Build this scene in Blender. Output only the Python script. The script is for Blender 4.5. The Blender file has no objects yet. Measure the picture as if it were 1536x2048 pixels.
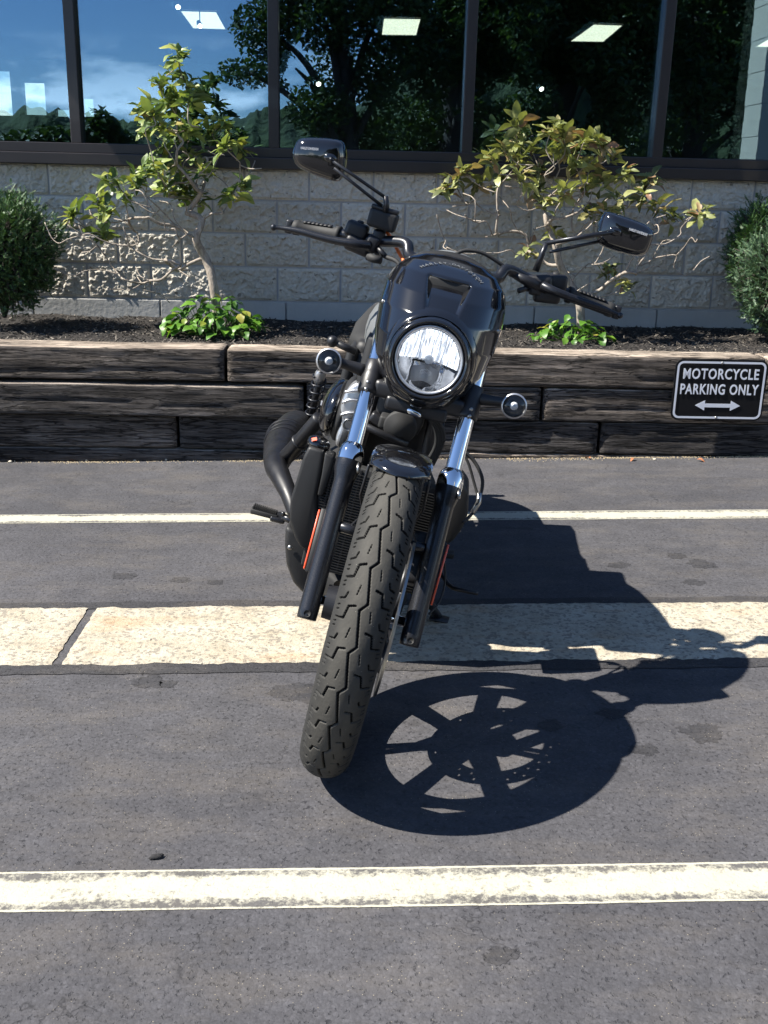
import bpy, bmesh, math, random
import numpy as np
from mathutils import Vector, Matrix, noise, Euler
random.seed(7); rng = np.random.default_rng(7)
R = math.radians

# ------------------------------------------------------------------ camera, sky, sun, exposure
scene = bpy.context.scene
FPX, CAMH = 2050.0, 1.12                       # focal length in photo pixels (1536 wide), lens height in metres
PITCH = math.atan(644/2050)
cam_data = bpy.data.cameras.new('camera'); cam = bpy.data.objects.new('camera', cam_data)
scene.collection.objects.link(cam); scene.camera = cam
cam_data.sensor_fit = 'HORIZONTAL'; cam_data.sensor_width = 36.0; cam_data.lens = FPX/1536*36
cam_data.clip_start = 0.02; cam_data.clip_end = 3000
cam.location = (0, 0, CAMH); cam.rotation_euler = (math.pi/2-PITCH, 0, 0)
scene.render.resolution_x, scene.render.resolution_y = 768, 1024

SUN = Vector((-0.72, -0.145, 1.0)).normalized()    # towards the sun
world = bpy.data.worlds.new('World'); scene.world = world; world.use_nodes = True
wn, wl = world.node_tree.nodes, world.node_tree.links
wn.clear()
wo = wn.new('ShaderNodeOutputWorld'); bg = wn.new('ShaderNodeBackground'); bg.inputs['Strength'].default_value = 0.08
sky = wn.new('ShaderNodeTexSky'); sky.sky_type = 'NISHITA'; sky.sun_disc = False
sky.sun_elevation = math.asin(SUN.z); sky.sun_rotation = math.atan2(SUN.x, SUN.y)
sky.altitude = 300; sky.air_density = 0.9; sky.dust_density = 0.05; sky.ozone_density = 4.0
# a bank of fair-weather cumulus low over the horizon
wtc = wn.new('ShaderNodeTexCoord'); wsep = wn.new('ShaderNodeSeparateXYZ'); wl.new(wtc.outputs['Generated'], wsep.inputs[0])
wmap = wn.new('ShaderNodeMapping'); wmap.inputs['Scale'].default_value = (1, 1, 2.6); wl.new(wtc.outputs['Generated'], wmap.inputs[0])
wno = wn.new('ShaderNodeTexNoise'); wno.inputs['Scale'].default_value = 8.0; wno.inputs['Detail'].default_value = 7; wno.inputs['Roughness'].default_value = .55
wl.new(wmap.outputs[0], wno.inputs['Vector'])
wr = wn.new('ShaderNodeValToRGB'); wr.color_ramp.elements[0].position = .47; wr.color_ramp.elements[1].position = .56; wl.new(wno.outputs['Fac'], wr.inputs[0])
wz = wn.new('ShaderNodeMapRange'); wz.inputs['From Min'].default_value = .045; wz.inputs['From Max'].default_value = .13; wz.inputs['To Min'].default_value = 1; wz.inputs['To Max'].default_value = 0
wl.new(wsep.outputs['Z'], wz.inputs['Value'])
wm = wn.new('ShaderNodeMath'); wm.operation = 'MULTIPLY'; wl.new(wr.outputs[0], wm.inputs[0]); wl.new(wz.outputs[0], wm.inputs[1])
wmx = wn.new('ShaderNodeMixRGB'); wmx.inputs['Color2'].default_value = (17, 17.2, 17.6, 1)
wl.new(wm.outputs[0], wmx.inputs[0]); wl.new(sky.outputs[0], wmx.inputs[1]); wl.new(wmx.outputs[0], bg.inputs[0]); wl.new(bg.outputs[0], wo.inputs[0])

sun_d = bpy.data.lights.new('sun', 'SUN'); sun_d.energy = 5.0; sun_d.angle = R(.5); sun_d.color = (1, .95, .86)
sun_o = bpy.data.objects.new('sun', sun_d); scene.collection.objects.link(sun_o)
sun_o.rotation_euler = SUN.to_track_quat('Z', 'Y').to_euler(); sun_o.location = (-8, -3, 12)
scene.view_settings.view_transform = 'Standard'; scene.view_settings.look = 'None'
scene.view_settings.gamma = 1; scene.view_settings.exposure = 1.25

# ------------------------------------------------------------------ pixel <-> place
CF = np.array([0, math.cos(PITCH), -math.sin(PITCH)]); CD = np.array([0, -math.sin(PITCH), -math.cos(PITCH)]); CO = np.array([0, 0, CAMH])
def ray(x, y): return (x-768)*np.array([1., 0, 0])+(y-1024)*CD+FPX*CF
def ground(x, y, z=0.):
    d = ray(x, y); return CO+d*(z-CAMH)/d[2]
# building frame: the wall runs a little away to the right, the lot falls 1.3 degrees across against it
BPSI, BTAU = R(1.8), R(1.3)
BROT = Euler((0, BTAU, BPSI), 'XYZ'); BM = np.array(BROT.to_matrix()); BO = ground(768, 920)
def bpx(x, y, yl=0.):
    d = BM.T@ray(x, y); o = BM.T@(CO-BO); return o+d*((yl-o[1])/d[1])
def bworld(p): return BO+BM@np.asarray(p, float)
# motorcycle frame: l to its left (picture right), r rearward, u up along the leaning wheel plane
LEAN, YAW = R(13.94), R(4.77)
_a, _b = ray(640, 1550), ray(858, 720)
MN = np.cross(_a, _b); MN /= np.linalg.norm(MN); MN *= np.sign(MN[0])
MT = np.array([-MN[1], MN[0], 0]); MT /= np.linalg.norm(MT); MU = np.cross(MN, MT)
TR = .331
_Hp = CAMH/MU[2]; _d = ray(640, 1555); _al = math.atan2(-(_d@MU), _d@MT); _Yp = (TR+(_Hp-TR)*math.cos(_al))/math.sin(_al)
MO = CO+_Yp*MT-_Hp*MU
def S(x, y, r):
    d = ray(x, y); P = CO+d*((r-(CO-MO)@MT)/(d@MT))-MO
    return Vector((P@MN, r, P@MU))
def mworld(p): return MO+p[0]*MN+p[1]*MT+p[2]*MU
def refl(x, y, Y):
    """where the view through photo pixel (x, y), mirrored in the shop window, meets the vertical plane Y behind the camera"""
    p = bworld(bpx(x, y, 1.09)); d = ray(x, y); nn = BM[:, 1]; d = d-2*(d@nn)*nn
    return p+d*((Y-p[1])/d[1])

# ------------------------------------------------------------------ helpers
COL = scene.collection
def tag(o, label=None, cat=None, group=None, kind=None):
    for k, v in (('label', label), ('category', cat), ('group', group), ('kind', kind)):
        if v: o[k] = v
    return o
def mesh(name, V, F, mats=None, smooth=True, midx=None):
    me = bpy.data.meshes.new(name)
    if isinstance(V, np.ndarray): V = V.tolist()
    me.from_pydata([tuple(v) for v in V], [], [tuple(f) for f in F]); 
    for m in (mats if isinstance(mats, (list, tuple)) else [mats]):
        if m: me.materials.append(m)
    if midx is not None: me.polygons.foreach_set('material_index', midx)
    if smooth: me.polygons.foreach_set('use_smooth', [True]*len(me.polygons))
    me.update(); return me
def obj(name, me, parent=None, loc=None, rot=None):
    o = bpy.data.objects.new(name, me); COL.objects.link(o)
    if parent: o.parent = parent
    if loc is not None: o.location = loc
    if rot is not None: o.rotation_euler = rot
    return o
def empty(name, loc=(0, 0, 0), rot=(0, 0, 0)):
    o = bpy.data.objects.new(name, None); COL.objects.link(o); o.location = loc; o.rotation_euler = rot; o.empty_display_size = .1; return o
def part(name, VF, m, parent, smooth=True, label=None):
    o = obj(name, mesh(name, VF[0], VF[1], m, smooth), parent)
    if label: o['label'] = label
    return o
def join(*vfs):
    V, F = [], []
    for v, f in vfs:
        k = len(V); V += [tuple(p) for p in v]; F += [tuple(i+k for i in q) for q in f]
    return V, F
def bmvf(bm):
    bm.verts.index_update(); V = [v.co[:] for v in bm.verts]; F = [[v.index for v in f.verts] for f in bm.faces]; bm.free(); return V, F
def box(c, s, bev=0., seg=2, rot=None):
    bm = bmesh.new(); bmesh.ops.create_cube(bm, size=1)
    for v in bm.verts: v.co = Vector((v.co.x*s[0], v.co.y*s[1], v.co.z*s[2]))
    if bev: bmesh.ops.bevel(bm, geom=list(bm.edges), offset=bev, segments=seg, profile=.6, affect='EDGES')
    m = (rot.to_matrix() if rot else Matrix.Identity(3))
    for v in bm.verts: v.co = m@v.co+Vector(c)
    return bmvf(bm)
def smooth_path(P, n=6):
    P = [Vector(p) for p in P]; out = []
    for i in range(len(P)-1):
        p0, p1, p2, p3 = P[max(i-1, 0)], P[i], P[i+1], P[min(i+2, len(P)-1)]
        for k in range(n):
            t = k/n; out.append(.5*((2*p1)+(p2-p0)*t+(2*p0-5*p1+4*p2-p3)*t*t+(3*p1-p0-3*p2+p3)*t**3))
    out.append(P[-1]); return out
def tube(P, rad, n=12, cap=True, sm=0):
    P = [Vector(p) for p in P]
    rad = list(rad) if hasattr(rad, '__len__') else [rad]*len(P)
    if sm:
        m = len(P); P = smooth_path(P, sm); x = np.linspace(0, m-1, len(P)); rad = np.interp(x, range(m), rad).tolist()
    V, F = [], []; up = None
    for i, p in enumerate(P):
        t = (P[min(i+1, len(P)-1)]-P[max(i-1, 0)]).normalized()
        if up is None: up = t.orthogonal().normalized()
        up = (up-t*up.dot(t)).normalized(); b = t.cross(up)
        for k in range(n):
            a = 2*math.pi*k/n; V.append(p+(up*math.cos(a)+b*math.sin(a))*rad[i])
    for i in range(len(P)-1):
        for k in range(n):
            F.append((i*n+k, i*n+(k+1) % n, (i+1)*n+(k+1) % n, (i+1)*n+k))
    if cap: F.append(tuple(range(n))[::-1]); F.append(tuple(range((len(P)-1)*n, len(P)*n)))
    return V, F
def lathe(prof, o, ax, n=32, cap=False):
    """prof: (radius, distance along axis)"""
    o, ax = Vector(o), Vector(ax).normalized(); e = ax.orthogonal().normalized(); g = ax.cross(e); V, F = [], []
    for (r_, h) in prof:
        for k in range(n):
            a = 2*math.pi*k/n; V.append(o+ax*h+(e*math.cos(a)+g*math.sin(a))*r_)
    for i in range(len(prof)-1):
        for k in range(n): F.append((i*n+k, i*n+(k+1) % n, (i+1)*n+(k+1) % n, (i+1)*n+k))
    if cap: F.append(tuple(range(n))[::-1]); F.append(tuple(range((len(prof)-1)*n, len(prof)*n)))
    return V, F
def prism(poly, d, bev=0., seg=2):
    """closed outline extruded along vector d, edges rounded"""
    bm = bmesh.new(); a = [bm.verts.new(Vector(p)) for p in poly]; b = [bm.verts.new(Vector(p)+Vector(d)) for p in poly]; n = len(poly)
    bm.faces.new(a); bm.faces.new(b[::-1])
    for i in range(n): bm.faces.new((a[(i+1) % n], a[i], b[i], b[(i+1) % n]))
    bmesh.ops.recalc_face_normals(bm, faces=list(bm.faces))
    if bev: bmesh.ops.bevel(bm, geom=list(bm.edges), offset=bev, segments=seg, profile=.5, affect='EDGES')
    return bmvf(bm)
def ball(c, r_, n=16, sc=(1, 1, 1), rot=None):
    bm = bmesh.new(); bmesh.ops.create_uvsphere(bm, u_segments=n, v_segments=max(n//2, 4), radius=r_)
    m = rot.to_matrix() if rot else Matrix.Identity(3)
    for v in bm.verts: v.co = m@Vector((v.co.x*sc[0], v.co.y*sc[1], v.co.z*sc[2]))+Vector(c)
    return bmvf(bm)
def grid(nu, nv, fn):
    V = [fn(i/nu, j/nv) for j in range(nv+1) for i in range(nu+1)]
    F = [(j*(nu+1)+i, j*(nu+1)+i+1, (j+1)*(nu+1)+i+1, (j+1)*(nu+1)+i) for j in range(nv) for i in range(nu)]
    return V, F
def solid(o, t, off=0):
    m = o.modifiers.new('solidify', 'SOLIDIFY'); m.thickness = t; m.offset = off; return o
FONT = None
def text_mesh(s, size, extrude=0., bold=0., italic=0., space=1.):
    cu = bpy.data.curves.new('txt', 'FONT'); cu.body = s; cu.size = size; cu.extrude = extrude; cu.offset = bold; cu.shear = italic; cu.space_character = space
    cu.align_x = 'CENTER'; cu.align_y = 'CENTER'; cu.resolution_u = 3
    o = bpy.data.objects.new('txt', cu); COL.objects.link(o)
    dg = bpy.context.evaluated_depsgraph_get(); me = bpy.data.meshes.new_from_object(o.evaluated_get(dg)); bpy.data.objects.remove(o); return me

# ------------------------------------------------------------------ materials
def mat(name, col=(.5, .5, .5), rough=.5, metal=0., coat=0., spec=.5):
    m = bpy.data.materials.new(name); m.use_nodes = True; b = m.node_tree.nodes['Principled BSDF']
    b.inputs['Base Color'].default_value = (*col, 1); b.inputs['Roughness'].default_value = rough; b.inputs['Metallic'].default_value = metal
    b.inputs['Coat Weight'].default_value = coat; b.inputs['Coat Roughness'].default_value = .03; b.inputs['Specular IOR Level'].default_value = spec
    return m
class N:
    def __init__(s, m): s.m = m; s.t = m.node_tree; s.b = s.t.nodes['Principled BSDF']
    def new(s, typ, **kw):
        n = s.t.nodes.new(typ)
        for k, v in kw.items():
            if k.startswith('i_'): n.inputs[k[2:].replace('_', ' ')].default_value = v
            else: setattr(n, k, v)
        return n
    def link(s, a, b): s.t.links.new(a, b)
    def coord(s, scale=(1, 1, 1), kind='Object'):
        c = s.new('ShaderNodeTexCoord'); mp = s.new('ShaderNodeMapping'); mp.inputs['Scale'].default_value = scale
        s.link(c.outputs[kind], mp.inputs[0]); return mp.outputs[0]
    def noise(s, vec, scale, detail=4, rough=.55, dist=0.):
        n = s.new('ShaderNodeTexNoise'); n.inputs['Scale'].default_value = scale; n.inputs['Detail'].default_value = detail; n.inputs['Roughness'].default_value = rough; n.inputs['Distortion'].default_value = dist
        s.link(vec, n.inputs['Vector']); return n.outputs['Fac']
    def voro(s, vec, scale, feature='F1', out='Distance'):
        n = s.new('ShaderNodeTexVoronoi'); n.feature = feature; n.inputs['Scale'].default_value = scale; s.link(vec, n.inputs['Vector']); return n.outputs[out]
    def ramp(s, fac, *stops):
        r_ = s.new('ShaderNodeValToRGB'); e = r_.color_ramp.elements
        while len(e) < len(stops): e.new(.5)
        for k, (p, c) in enumerate(stops):
            e[k].position = p; e[k].color = (*c, 1) if hasattr(c, '__len__') else (c, c, c, 1)
        s.link(fac, r_.inputs[0]); return r_.outputs[0]
    def mix(s, fac, a, b, mode='MIX'):
        n = s.new('ShaderNodeMixRGB', blend_type=mode)
        for k, v in ((0, fac), (1, a), (2, b)):
            if isinstance(v, (int, float)): n.inputs[k].default_value = v if k == 0 else (v, v, v, 1)
            elif isinstance(v, tuple): n.inputs[k].default_value = (*v, 1)
            else: s.link(v, n.inputs[k])
        return n.outputs[0]
    def math(s, op, a, b=0.):
        n = s.new('ShaderNodeMath', operation=op)
        for k, v in ((0, a), (1, b)):
            if isinstance(v, (int, float)): n.inputs[k].default_value = v
            else: s.link(v, n.inputs[k])
        return n.outputs[0]
    def col(s, c): s.link(c, s.b.inputs['Base Color']); return s
    def rgh(s, c): s.link(c, s.b.inputs['Roughness']); return s
    def bump(s, h, strength=.5, dist=.01):
        n = s.new('ShaderNodeBump'); n.inputs['Strength'].default_value = strength; n.inputs['Distance'].default_value = dist
        s.link(h, n.inputs['Height']); s.link(n.outputs[0], s.b.inputs['Normal']); return s

def asphalt_nodes(n, dark=1.0):
    c = n.coord(); g = lambda r_, g_, b_: (r_*dark, g_*dark, b_*dark)
    big = n.noise(c, 1.3, 6, .65); med = n.noise(c, 11, 6, .7); fine = n.noise(c, 260, 3, .7)
    base = n.ramp(big, (.3, g(.048, .0475, .053)), (.7, g(.077, .0755, .082)))
    base = n.mix(1., base, n.ramp(med, (.25, .8), (.5, 1.0), (.75, 1.2)), 'MULTIPLY')
    # the stones of the mix, each its own tone
    st = n.voro(c, 150, out='Color'); ss = n.new('ShaderNodeSeparateColor'); n.link(st, ss.inputs[0]); sd = n.voro(c, 150)
    base = n.mix(.3, base, n.mix(1., base, n.ramp(ss.outputs[1], (0., .62), (.5, 1.), (.9, 1.3), (1., 1.75)), 'MULTIPLY'))
    base = n.mix(1., base, n.ramp(sd, (.3, 1.02), (.62, .90)), 'MULTIPLY'); base = n.mix(.25, base, n.mix(1., base, n.ramp(fine, (.3, .5), (.7, 1.5)), 'MULTIPLY'))
    # holes where stones have gone
    pits = n.noise(c, 95, 4, .6, .2); pm = n.ramp(pits, (.34, 1.), (.42, 0.)); area = n.ramp(n.noise(c, 4, 4), (.4, .1), (.65, .8))
    base = n.mix(n.math('MULTIPLY', pm, area), base, g(.020, .020, .024))
    # pale grit lying in drifts
    sp = n.voro(c, 190); sm_ = n.ramp(sp, (.12, 1.), (.22, 0.)); rnd = n.voro(c, 190, out='Color'); rs = n.new('ShaderNodeSeparateColor'); n.link(rnd, rs.inputs[0])
    drift = n.ramp(n.noise(n.coord((1, 2.6, 1)), 2.9, 6, .7), (.47, .0), (.66, .8))
    pick = n.math('LESS_THAN', rs.outputs[0], n.math('ADD', n.math('MULTIPLY', drift, .40), .012))
    base = n.mix(n.math('MULTIPLY', n.math('MULTIPLY', sm_, pick), .75), base, (.30, .265, .20))
    # tan dust film in the same drifts, oil drips
    base = n.mix(n.math('MULTIPLY', drift, .22), base, (.17, .145, .115))
    oil = n.ramp(n.noise(n.coord((1, 1.5, 1)), 5.2, 5, .6, .5), (.645, 0.), (.69, .6)); base = n.mix(oil, base, g(.036, .035, .038))
    wv_ = n.new('ShaderNodeVectorMath', operation='ADD'); nz_ = n.new('ShaderNodeTexNoise'); nz_.inputs['Scale'].default_value = 3.; nz_.inputs['Detail'].default_value = 6; n.link(c, nz_.inputs['Vector']); n.link(c, wv_.inputs[0]); n.link(nz_.outputs['Color'], wv_.inputs[1])
    ck = n.voro(wv_.outputs[0], 1.1, 'DISTANCE_TO_EDGE'); ckm = n.math('MULTIPLY', n.ramp(ck, (.0015, 1.), (.004, 0.)), n.ramp(n.noise(c, 2.1, 3), (.5, 0.), (.58, .75))); base = n.mix(ckm, base, g(.018, .018, .02))
    h = n.math('ADD', n.math('MULTIPLY', sd, -.18), n.math('ADD', n.math('MULTIPLY', fine, .3), n.math('MULTIPLY', pm, -.8)))
    return base, h
M = {}
m = mat('asphalt', rough=.85, spec=.3); n = N(m); b_, h_ = asphalt_nodes(n); n.col(b_).bump(h_, .6, .006); M['asphalt'] = m
m = mat('sealant', rough=.8, spec=.35); n = N(m); b_, h_ = asphalt_nodes(n, .55); n.col(b_).bump(h_, .6, .008); M['sealant'] = m
m = mat('oil_stained_asphalt', rough=.8, spec=.3); n = N(m); b_, h_ = asphalt_nodes(n, .62); n.col(b_).bump(h_, .6, .006); M['stain'] = m
def paint(name, lo, hi):
    m = mat(name, rough=.8, spec=.25); n = N(m); ab, h = asphalt_nodes(n)
    uv = n.new('ShaderNodeUVMap'); sx = n.new('ShaderNodeSeparateXYZ'); n.link(uv.outputs[0], sx.inputs[0])
    v = n.math('ABSOLUTE', n.math('SUBTRACT', sx.outputs[1], .5))       # 0 centre .. .5 edge
    band = n.ramp(v, (.0, 0.), (.2, .15), (.36, .9), (.44, 1.), (.465, .1), (.5, .0))
    c = n.coord(); w1 = n.noise(c, 75, 6, .8); w2 = n.noise(n.coord((1, 3, 1)), 3.2, 5, .7); w3 = n.noise(n.coord((1, 2, 1)), 14, 5, .7)
    wear = n.math('ADD', n.math('MULTIPLY', band, .13), n.math('ADD', n.math('MULTIPLY', w1, .5), n.math('ADD', n.math('MULTIPLY', w2, .28), n.math('MULTIPLY', w3, .24))))
    mask = n.ramp(wear, (lo, 1.), (hi, 0.))
    pc = n.mix(n.noise(c, 18, 5, .7), (.345, .33, .265), (.45, .435, .37)); pc = n.mix(n.math('MULTIPLY', n.noise(c, 2.2, 4), .4), pc, (.40, .365, .265))
    n.col(n.mix(mask, n.mix(.35, ab, (.16, .15, .13)), pc)).bump(n.math('ADD', h, n.math('MULTIPLY', mask, .5)), .4, .004); return m
M['paint'] = paint('worn_white_paint', .56, .655); M['paint_far'] = paint('worn_cream_paint', .575, .655)
m = mat('kerb_concrete', rough=.9, spec=.2); n = N(m); c = n.coord()
a1 = n.noise(c, 85, 5, .7); a2 = n.noise(c, 9, 5, .6); ag = n.voro(c, 120, out='Color'); agd = n.voro(c, 120)
base = n.ramp(a2, (.25, (.31, .265, .195)), (.5, (.40, .36, .285)), (.8, (.47, .44, .365)))
base = n.mix(.6, base, n.mix(1., base, n.ramp(a1, (.3, .5), (.55, 1.1)), 'MULTIPLY'))
sc = n.new('ShaderNodeSeparateColor'); n.link(ag, sc.inputs[0])
base = n.mix(n.math('MULTIPLY', n.math('LESS_THAN', sc.outputs[0], .2), .7), base, (.19, .17, .145))
base = n.mix(n.ramp(n.noise(n.coord((1, 3, 1)), 3.2, 4), (.55, 0.), (.72, .5)), base, (.40, .25, .13))
pit = n.ramp(n.noise(n.coord((1, 1.8, 1)), 70, 3, .6), (.27, 1.), (.34, 0.)); base = n.mix(pit, base, (.10, .09, .08))
n.col(base).bump(n.math('ADD', n.math('MULTIPLY', a1, 1.), n.math('MULTIPLY', pit, -1.2)), .7, .008); M['kerb'] = m
def wood(name, dk, md, lt):
    m = mat(name, rough=.85, spec=.2); n = N(m); oi = n.new('ShaderNodeObjectInfo')
    tc = n.new('ShaderNodeTexCoord'); ad = n.new('ShaderNodeVectorMath', operation='ADD'); cm = n.new('ShaderNodeCombineXYZ')
    n.link(n.math('MULTIPLY', oi.outputs['Random'], 37.), cm.inputs[0]); n.link(n.math('MULTIPLY', oi.outputs['Random'], 11.), cm.inputs[2])
    n.link(tc.outputs['Object'], ad.inputs[0]); n.link(cm.outputs[0], ad.inputs[1])
    def mp(sx, sy, sz):
        q = n.new('ShaderNodeMapping'); q.inputs['Scale'].default_value = (sx, sy, sz); n.link(ad.outputs[0], q.inputs[0]); return q.outputs[0]
    warp = n.noise(mp(1.6, 7, 7), 1.0, 3, .5)
    wv = n.new('ShaderNodeTexWave', wave_type='BANDS', bands_direction='Z'); wv.inputs['Scale'].default_value = 9; wv.inputs['Distortion'].default_value = 9; wv.inputs['Detail'].default_value = 4; wv.inputs['Detail Scale'].default_value = 1.4
    n.link(mp(.35, 1.5, 2.2), wv.inputs['Vector'])
    fib = n.noise(mp(9, 95, 95), 1.0, 6, .8); fib2 = n.noise(mp(3.2, 32, 32), 1.0, 6, .75, .5)
    blot = n.noise(mp(2.4, 9, 9), 1.0, 4, .6)
    col = n.ramp(n.math('ADD', n.math('MULTIPLY', fib, .5), n.math('MULTIPLY', fib2, .5)), (.37, dk), (.5, md), (.63, lt))
    col = n.mix(.42, col, n.mix(wv.outputs['Fac'], dk, md)); col = n.mix(n.ramp(blot, (.42, 0.), (.7, .6)), col, tuple(x*.55 for x in dk))
    gl_ = n.math('ABSOLUTE', n.math('SUBTRACT', n.noise(mp(1.7, 26, 26), 1.0, 4, .55, .4), .5)); gl2 = n.math('ABSOLUTE', n.math('SUBTRACT', n.noise(mp(3.1, 60, 60), 1.0, 3, .55, .3), .47)); crack = n.math('MAXIMUM', n.ramp(gl_, (.004, 1.), (.016, 0.)), n.math('MULTIPLY', n.ramp(gl2, (.004, .8), (.02, 0.)), 1.)); col = n.mix(n.math('MULTIPLY', crack, .85), col, (.008, .007, .006))
    fade = n.ramp(n.noise(mp(1.1, 6, 6), 1.0, 5, .65), (.3, .55), (.5, 1.), (.68, 1.75)); col = n.mix(1., col, fade, 'MULTIPLY')
    vo = n.new('ShaderNodeTexVoronoi'); vo.inputs['Scale'].default_value = 1.; n.link(mp(1.5, 5.5, 5.5), vo.inputs['Vector']); knot = n.ramp(vo.outputs['Distance'], (.05, .85), (.16, 0.)); col = n.mix(knot, col, (.012, .010, .009))
    saw = n.noise(mp(70, 3, 9), 1.0, 2, .5); col = n.mix(.08, col, n.mix(1., col, n.ramp(saw, (.4, .45), (.6, 1.3)), 'MULTIPLY'))
    tint = n.mix(1., col, n.ramp(oi.outputs['Random'], (0., (.7, .71, .74)), (.5, (1.1, 1.02, .94)), (1., (1.7, 1.6, 1.5))), 'MULTIPLY')
    hh = n.math('SUBTRACT', n.math('ADD', n.math('MULTIPLY', fib, .35), n.math('MULTIPLY', fib2, .65)), n.math('MULTIPLY', crack, .8))
    n.col(tint).bump(hh, 1., .016); return m
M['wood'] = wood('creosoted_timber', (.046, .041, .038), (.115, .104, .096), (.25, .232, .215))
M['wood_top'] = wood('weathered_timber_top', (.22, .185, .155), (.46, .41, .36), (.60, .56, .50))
m = mat('split_face_block', rough=.9, spec=.2); n = N(m); c = n.coord(); oi = n.new('ShaderNodeObjectInfo')
a1 = n.noise(c, 60, 5, .7); a2 = n.noise(c, 9, 4, .6)
base = n.mix(.5, n.ramp(a1, (.3, (.39, .35, .285)), (.5, (.54, .50, .425)), (.75, (.66, .62, .54))), n.ramp(a2, (.3, (.46, .415, .335)), (.7, (.62, .585, .52))))
base = n.mix(n.ramp(n.noise(c, 38, 2, .5, .5), (.27, .7), (.33, 0.)), base, (.13, .115, .09))
base = n.mix(1., base, n.ramp(oi.outputs['Random'], (0., .88), (1., 1.08)), 'MULTIPLY')
n.col(base).bump(a1, .45, .006); M['block'] = m
m = mat('mortar', rough=.9); n = N(m); n.col(n.mix(n.noise(n.coord(), 30, 4), (.34, .345, .36), (.45, .455, .47))); M['mortar'] = m
m = mat('foundation', rough=.9); n = N(m); c = n.coord(); n.col(n.mix(n.noise(c, 6, 5, .65), (.30, .295, .28), (.48, .475, .455))).bump(n.noise(c, 40, 4), .4, .006); M['foundation'] = m
m = mat('bronze_frame', (.022, .018, .017), .38, .0, .15); n = N(m); n.col(n.mix(n.noise(n.coord(), 5, 4), (.018, .014, .014), (.032, .026, .025))); M['frame'] = m
def glass(name, fac, tint, rough=0., refl_tint=(.97, .985, 1)):
    m = bpy.data.materials.new(name); m.use_nodes = True; t = m.node_tree; t.nodes.clear()
    o = t.nodes.new('ShaderNodeOutputMaterial'); mx = t.nodes.new('ShaderNodeMixShader'); tr = t.nodes.new('ShaderNodeBsdfTransparent'); gl = t.nodes.new('ShaderNodeBsdfGlossy')
    tr.inputs[0].default_value = (*tint, 1); gl.inputs['Roughness'].default_value = rough; gl.inputs['Color'].default_value = (*refl_tint, 1)
    fr = t.nodes.new('ShaderNodeLayerWeight'); fr.inputs['Blend'].default_value = .25; ma = t.nodes.new('ShaderNodeMath'); ma.operation = 'ADD'; ma.inputs[1].default_value = fac; ma.use_clamp = True
    t.links.new(fr.outputs['Fresnel'], ma.inputs[0]); t.links.new(ma.outputs[0], mx.inputs[0])
    t.links.new(tr.outputs[0], mx.inputs[1]); t.links.new(gl.outputs[0], mx.inputs[2]); t.links.new(mx.outputs[0], o.inputs[0]); return m
M['glass'] = glass('window_glass', .21, (.78, .85, .83), .004, (.46, .71, 1.)); M['glass_in'] = glass('window_glass_inner', .05, (.80, .86, .84), 0., (.55, .78, 1.))
M['lens'] = glass('clear_lens', .02, (.97, .98, .99))
def emit(name, col, s):
    m = bpy.data.materials.new(name); m.use_nodes = True; b = m.node_tree.nodes['Principled BSDF']; b.inputs['Base Color'].default_value = (*col, 1)
    b.inputs['Emission Color'].default_value = (*col, 1); b.inputs['Emission Strength'].default_value = s; return m
M['panel_light'] = emit('ceiling_panel_glow', (1, .93, .76), 1.25); M['spot_glow'] = emit('spotlight_glow', (1, .92, .8), 6.)
M['room_dark'] = mat('showroom_ceiling', (.03, .03, .03), .8); M['room_wall'] = mat('showroom_wall', (.16, .155, .15), .8); M['room_floor'] = mat('showroom_floor', (.06, .058, .055), .4)
m = mat('mulch_soil', (.02, .016, .013), .95); n = N(m); c = n.coord(); n.col(n.ramp(n.noise(c, 60, 5, .7), (.3, (.008, .007, .006)), (.7, (.035, .028, .024)))).bump(n.noise(c, 90, 4), 1., .02); M['soil'] = m
m = mat('mulch_chip', rough=.8); n = N(m); g = n.new('ShaderNodeNewGeometry'); n.col(n.ramp(g.outputs['Random Per Island'], (0., (.010, .009, .008)), (.5, (.030, .026, .023)), (.78, (.075, .064, .054)), (.93, (.19, .165, .135)))); M['chip'] = m
# motorcycle
M['gloss'] = mat('gloss_black_paint', (.006, .006, .007), .12, 0, 1.); M['gloss'].node_tree.nodes['Principled BSDF'].inputs['Coat Roughness'].default_value = .015
m = mat('satin_black', (.011, .011, .013), .40, .0, 0, .55); n = N(m); n.bump(n.noise(n.coord(), 900, 2), .08, .001).rgh(n.ramp(n.noise(n.coord(), 14, 4), (.3, .36), (.7, .5))); M['satin'] = m
m = mat('fork_black', (.016, .017, .021), .3, .35, .25); n = N(m); n.rgh(n.ramp(n.noise(n.coord(), 700, 3), (.3, .24), (.7, .42))); M['fork'] = m
m = mat('black_plastic', (.013, .013, .0135), .52); n = N(m); n.bump(n.noise(n.coord(), 1100, 2), .12, .001).rgh(n.ramp(n.noise(n.coord(), 9, 4), (.3, .48), (.7, .62))); M['plastic'] = m
M['rubber'] = mat('black_rubber', (.016, .016, .016), .7)
m = mat('tyre_rubber', rough=.8, spec=.25); n = N(m); c = n.coord(); n.col(n.mix(n.noise(c, 22, 5, .65), (.034, .032, .029), (.062, .058, .050))); 
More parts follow.
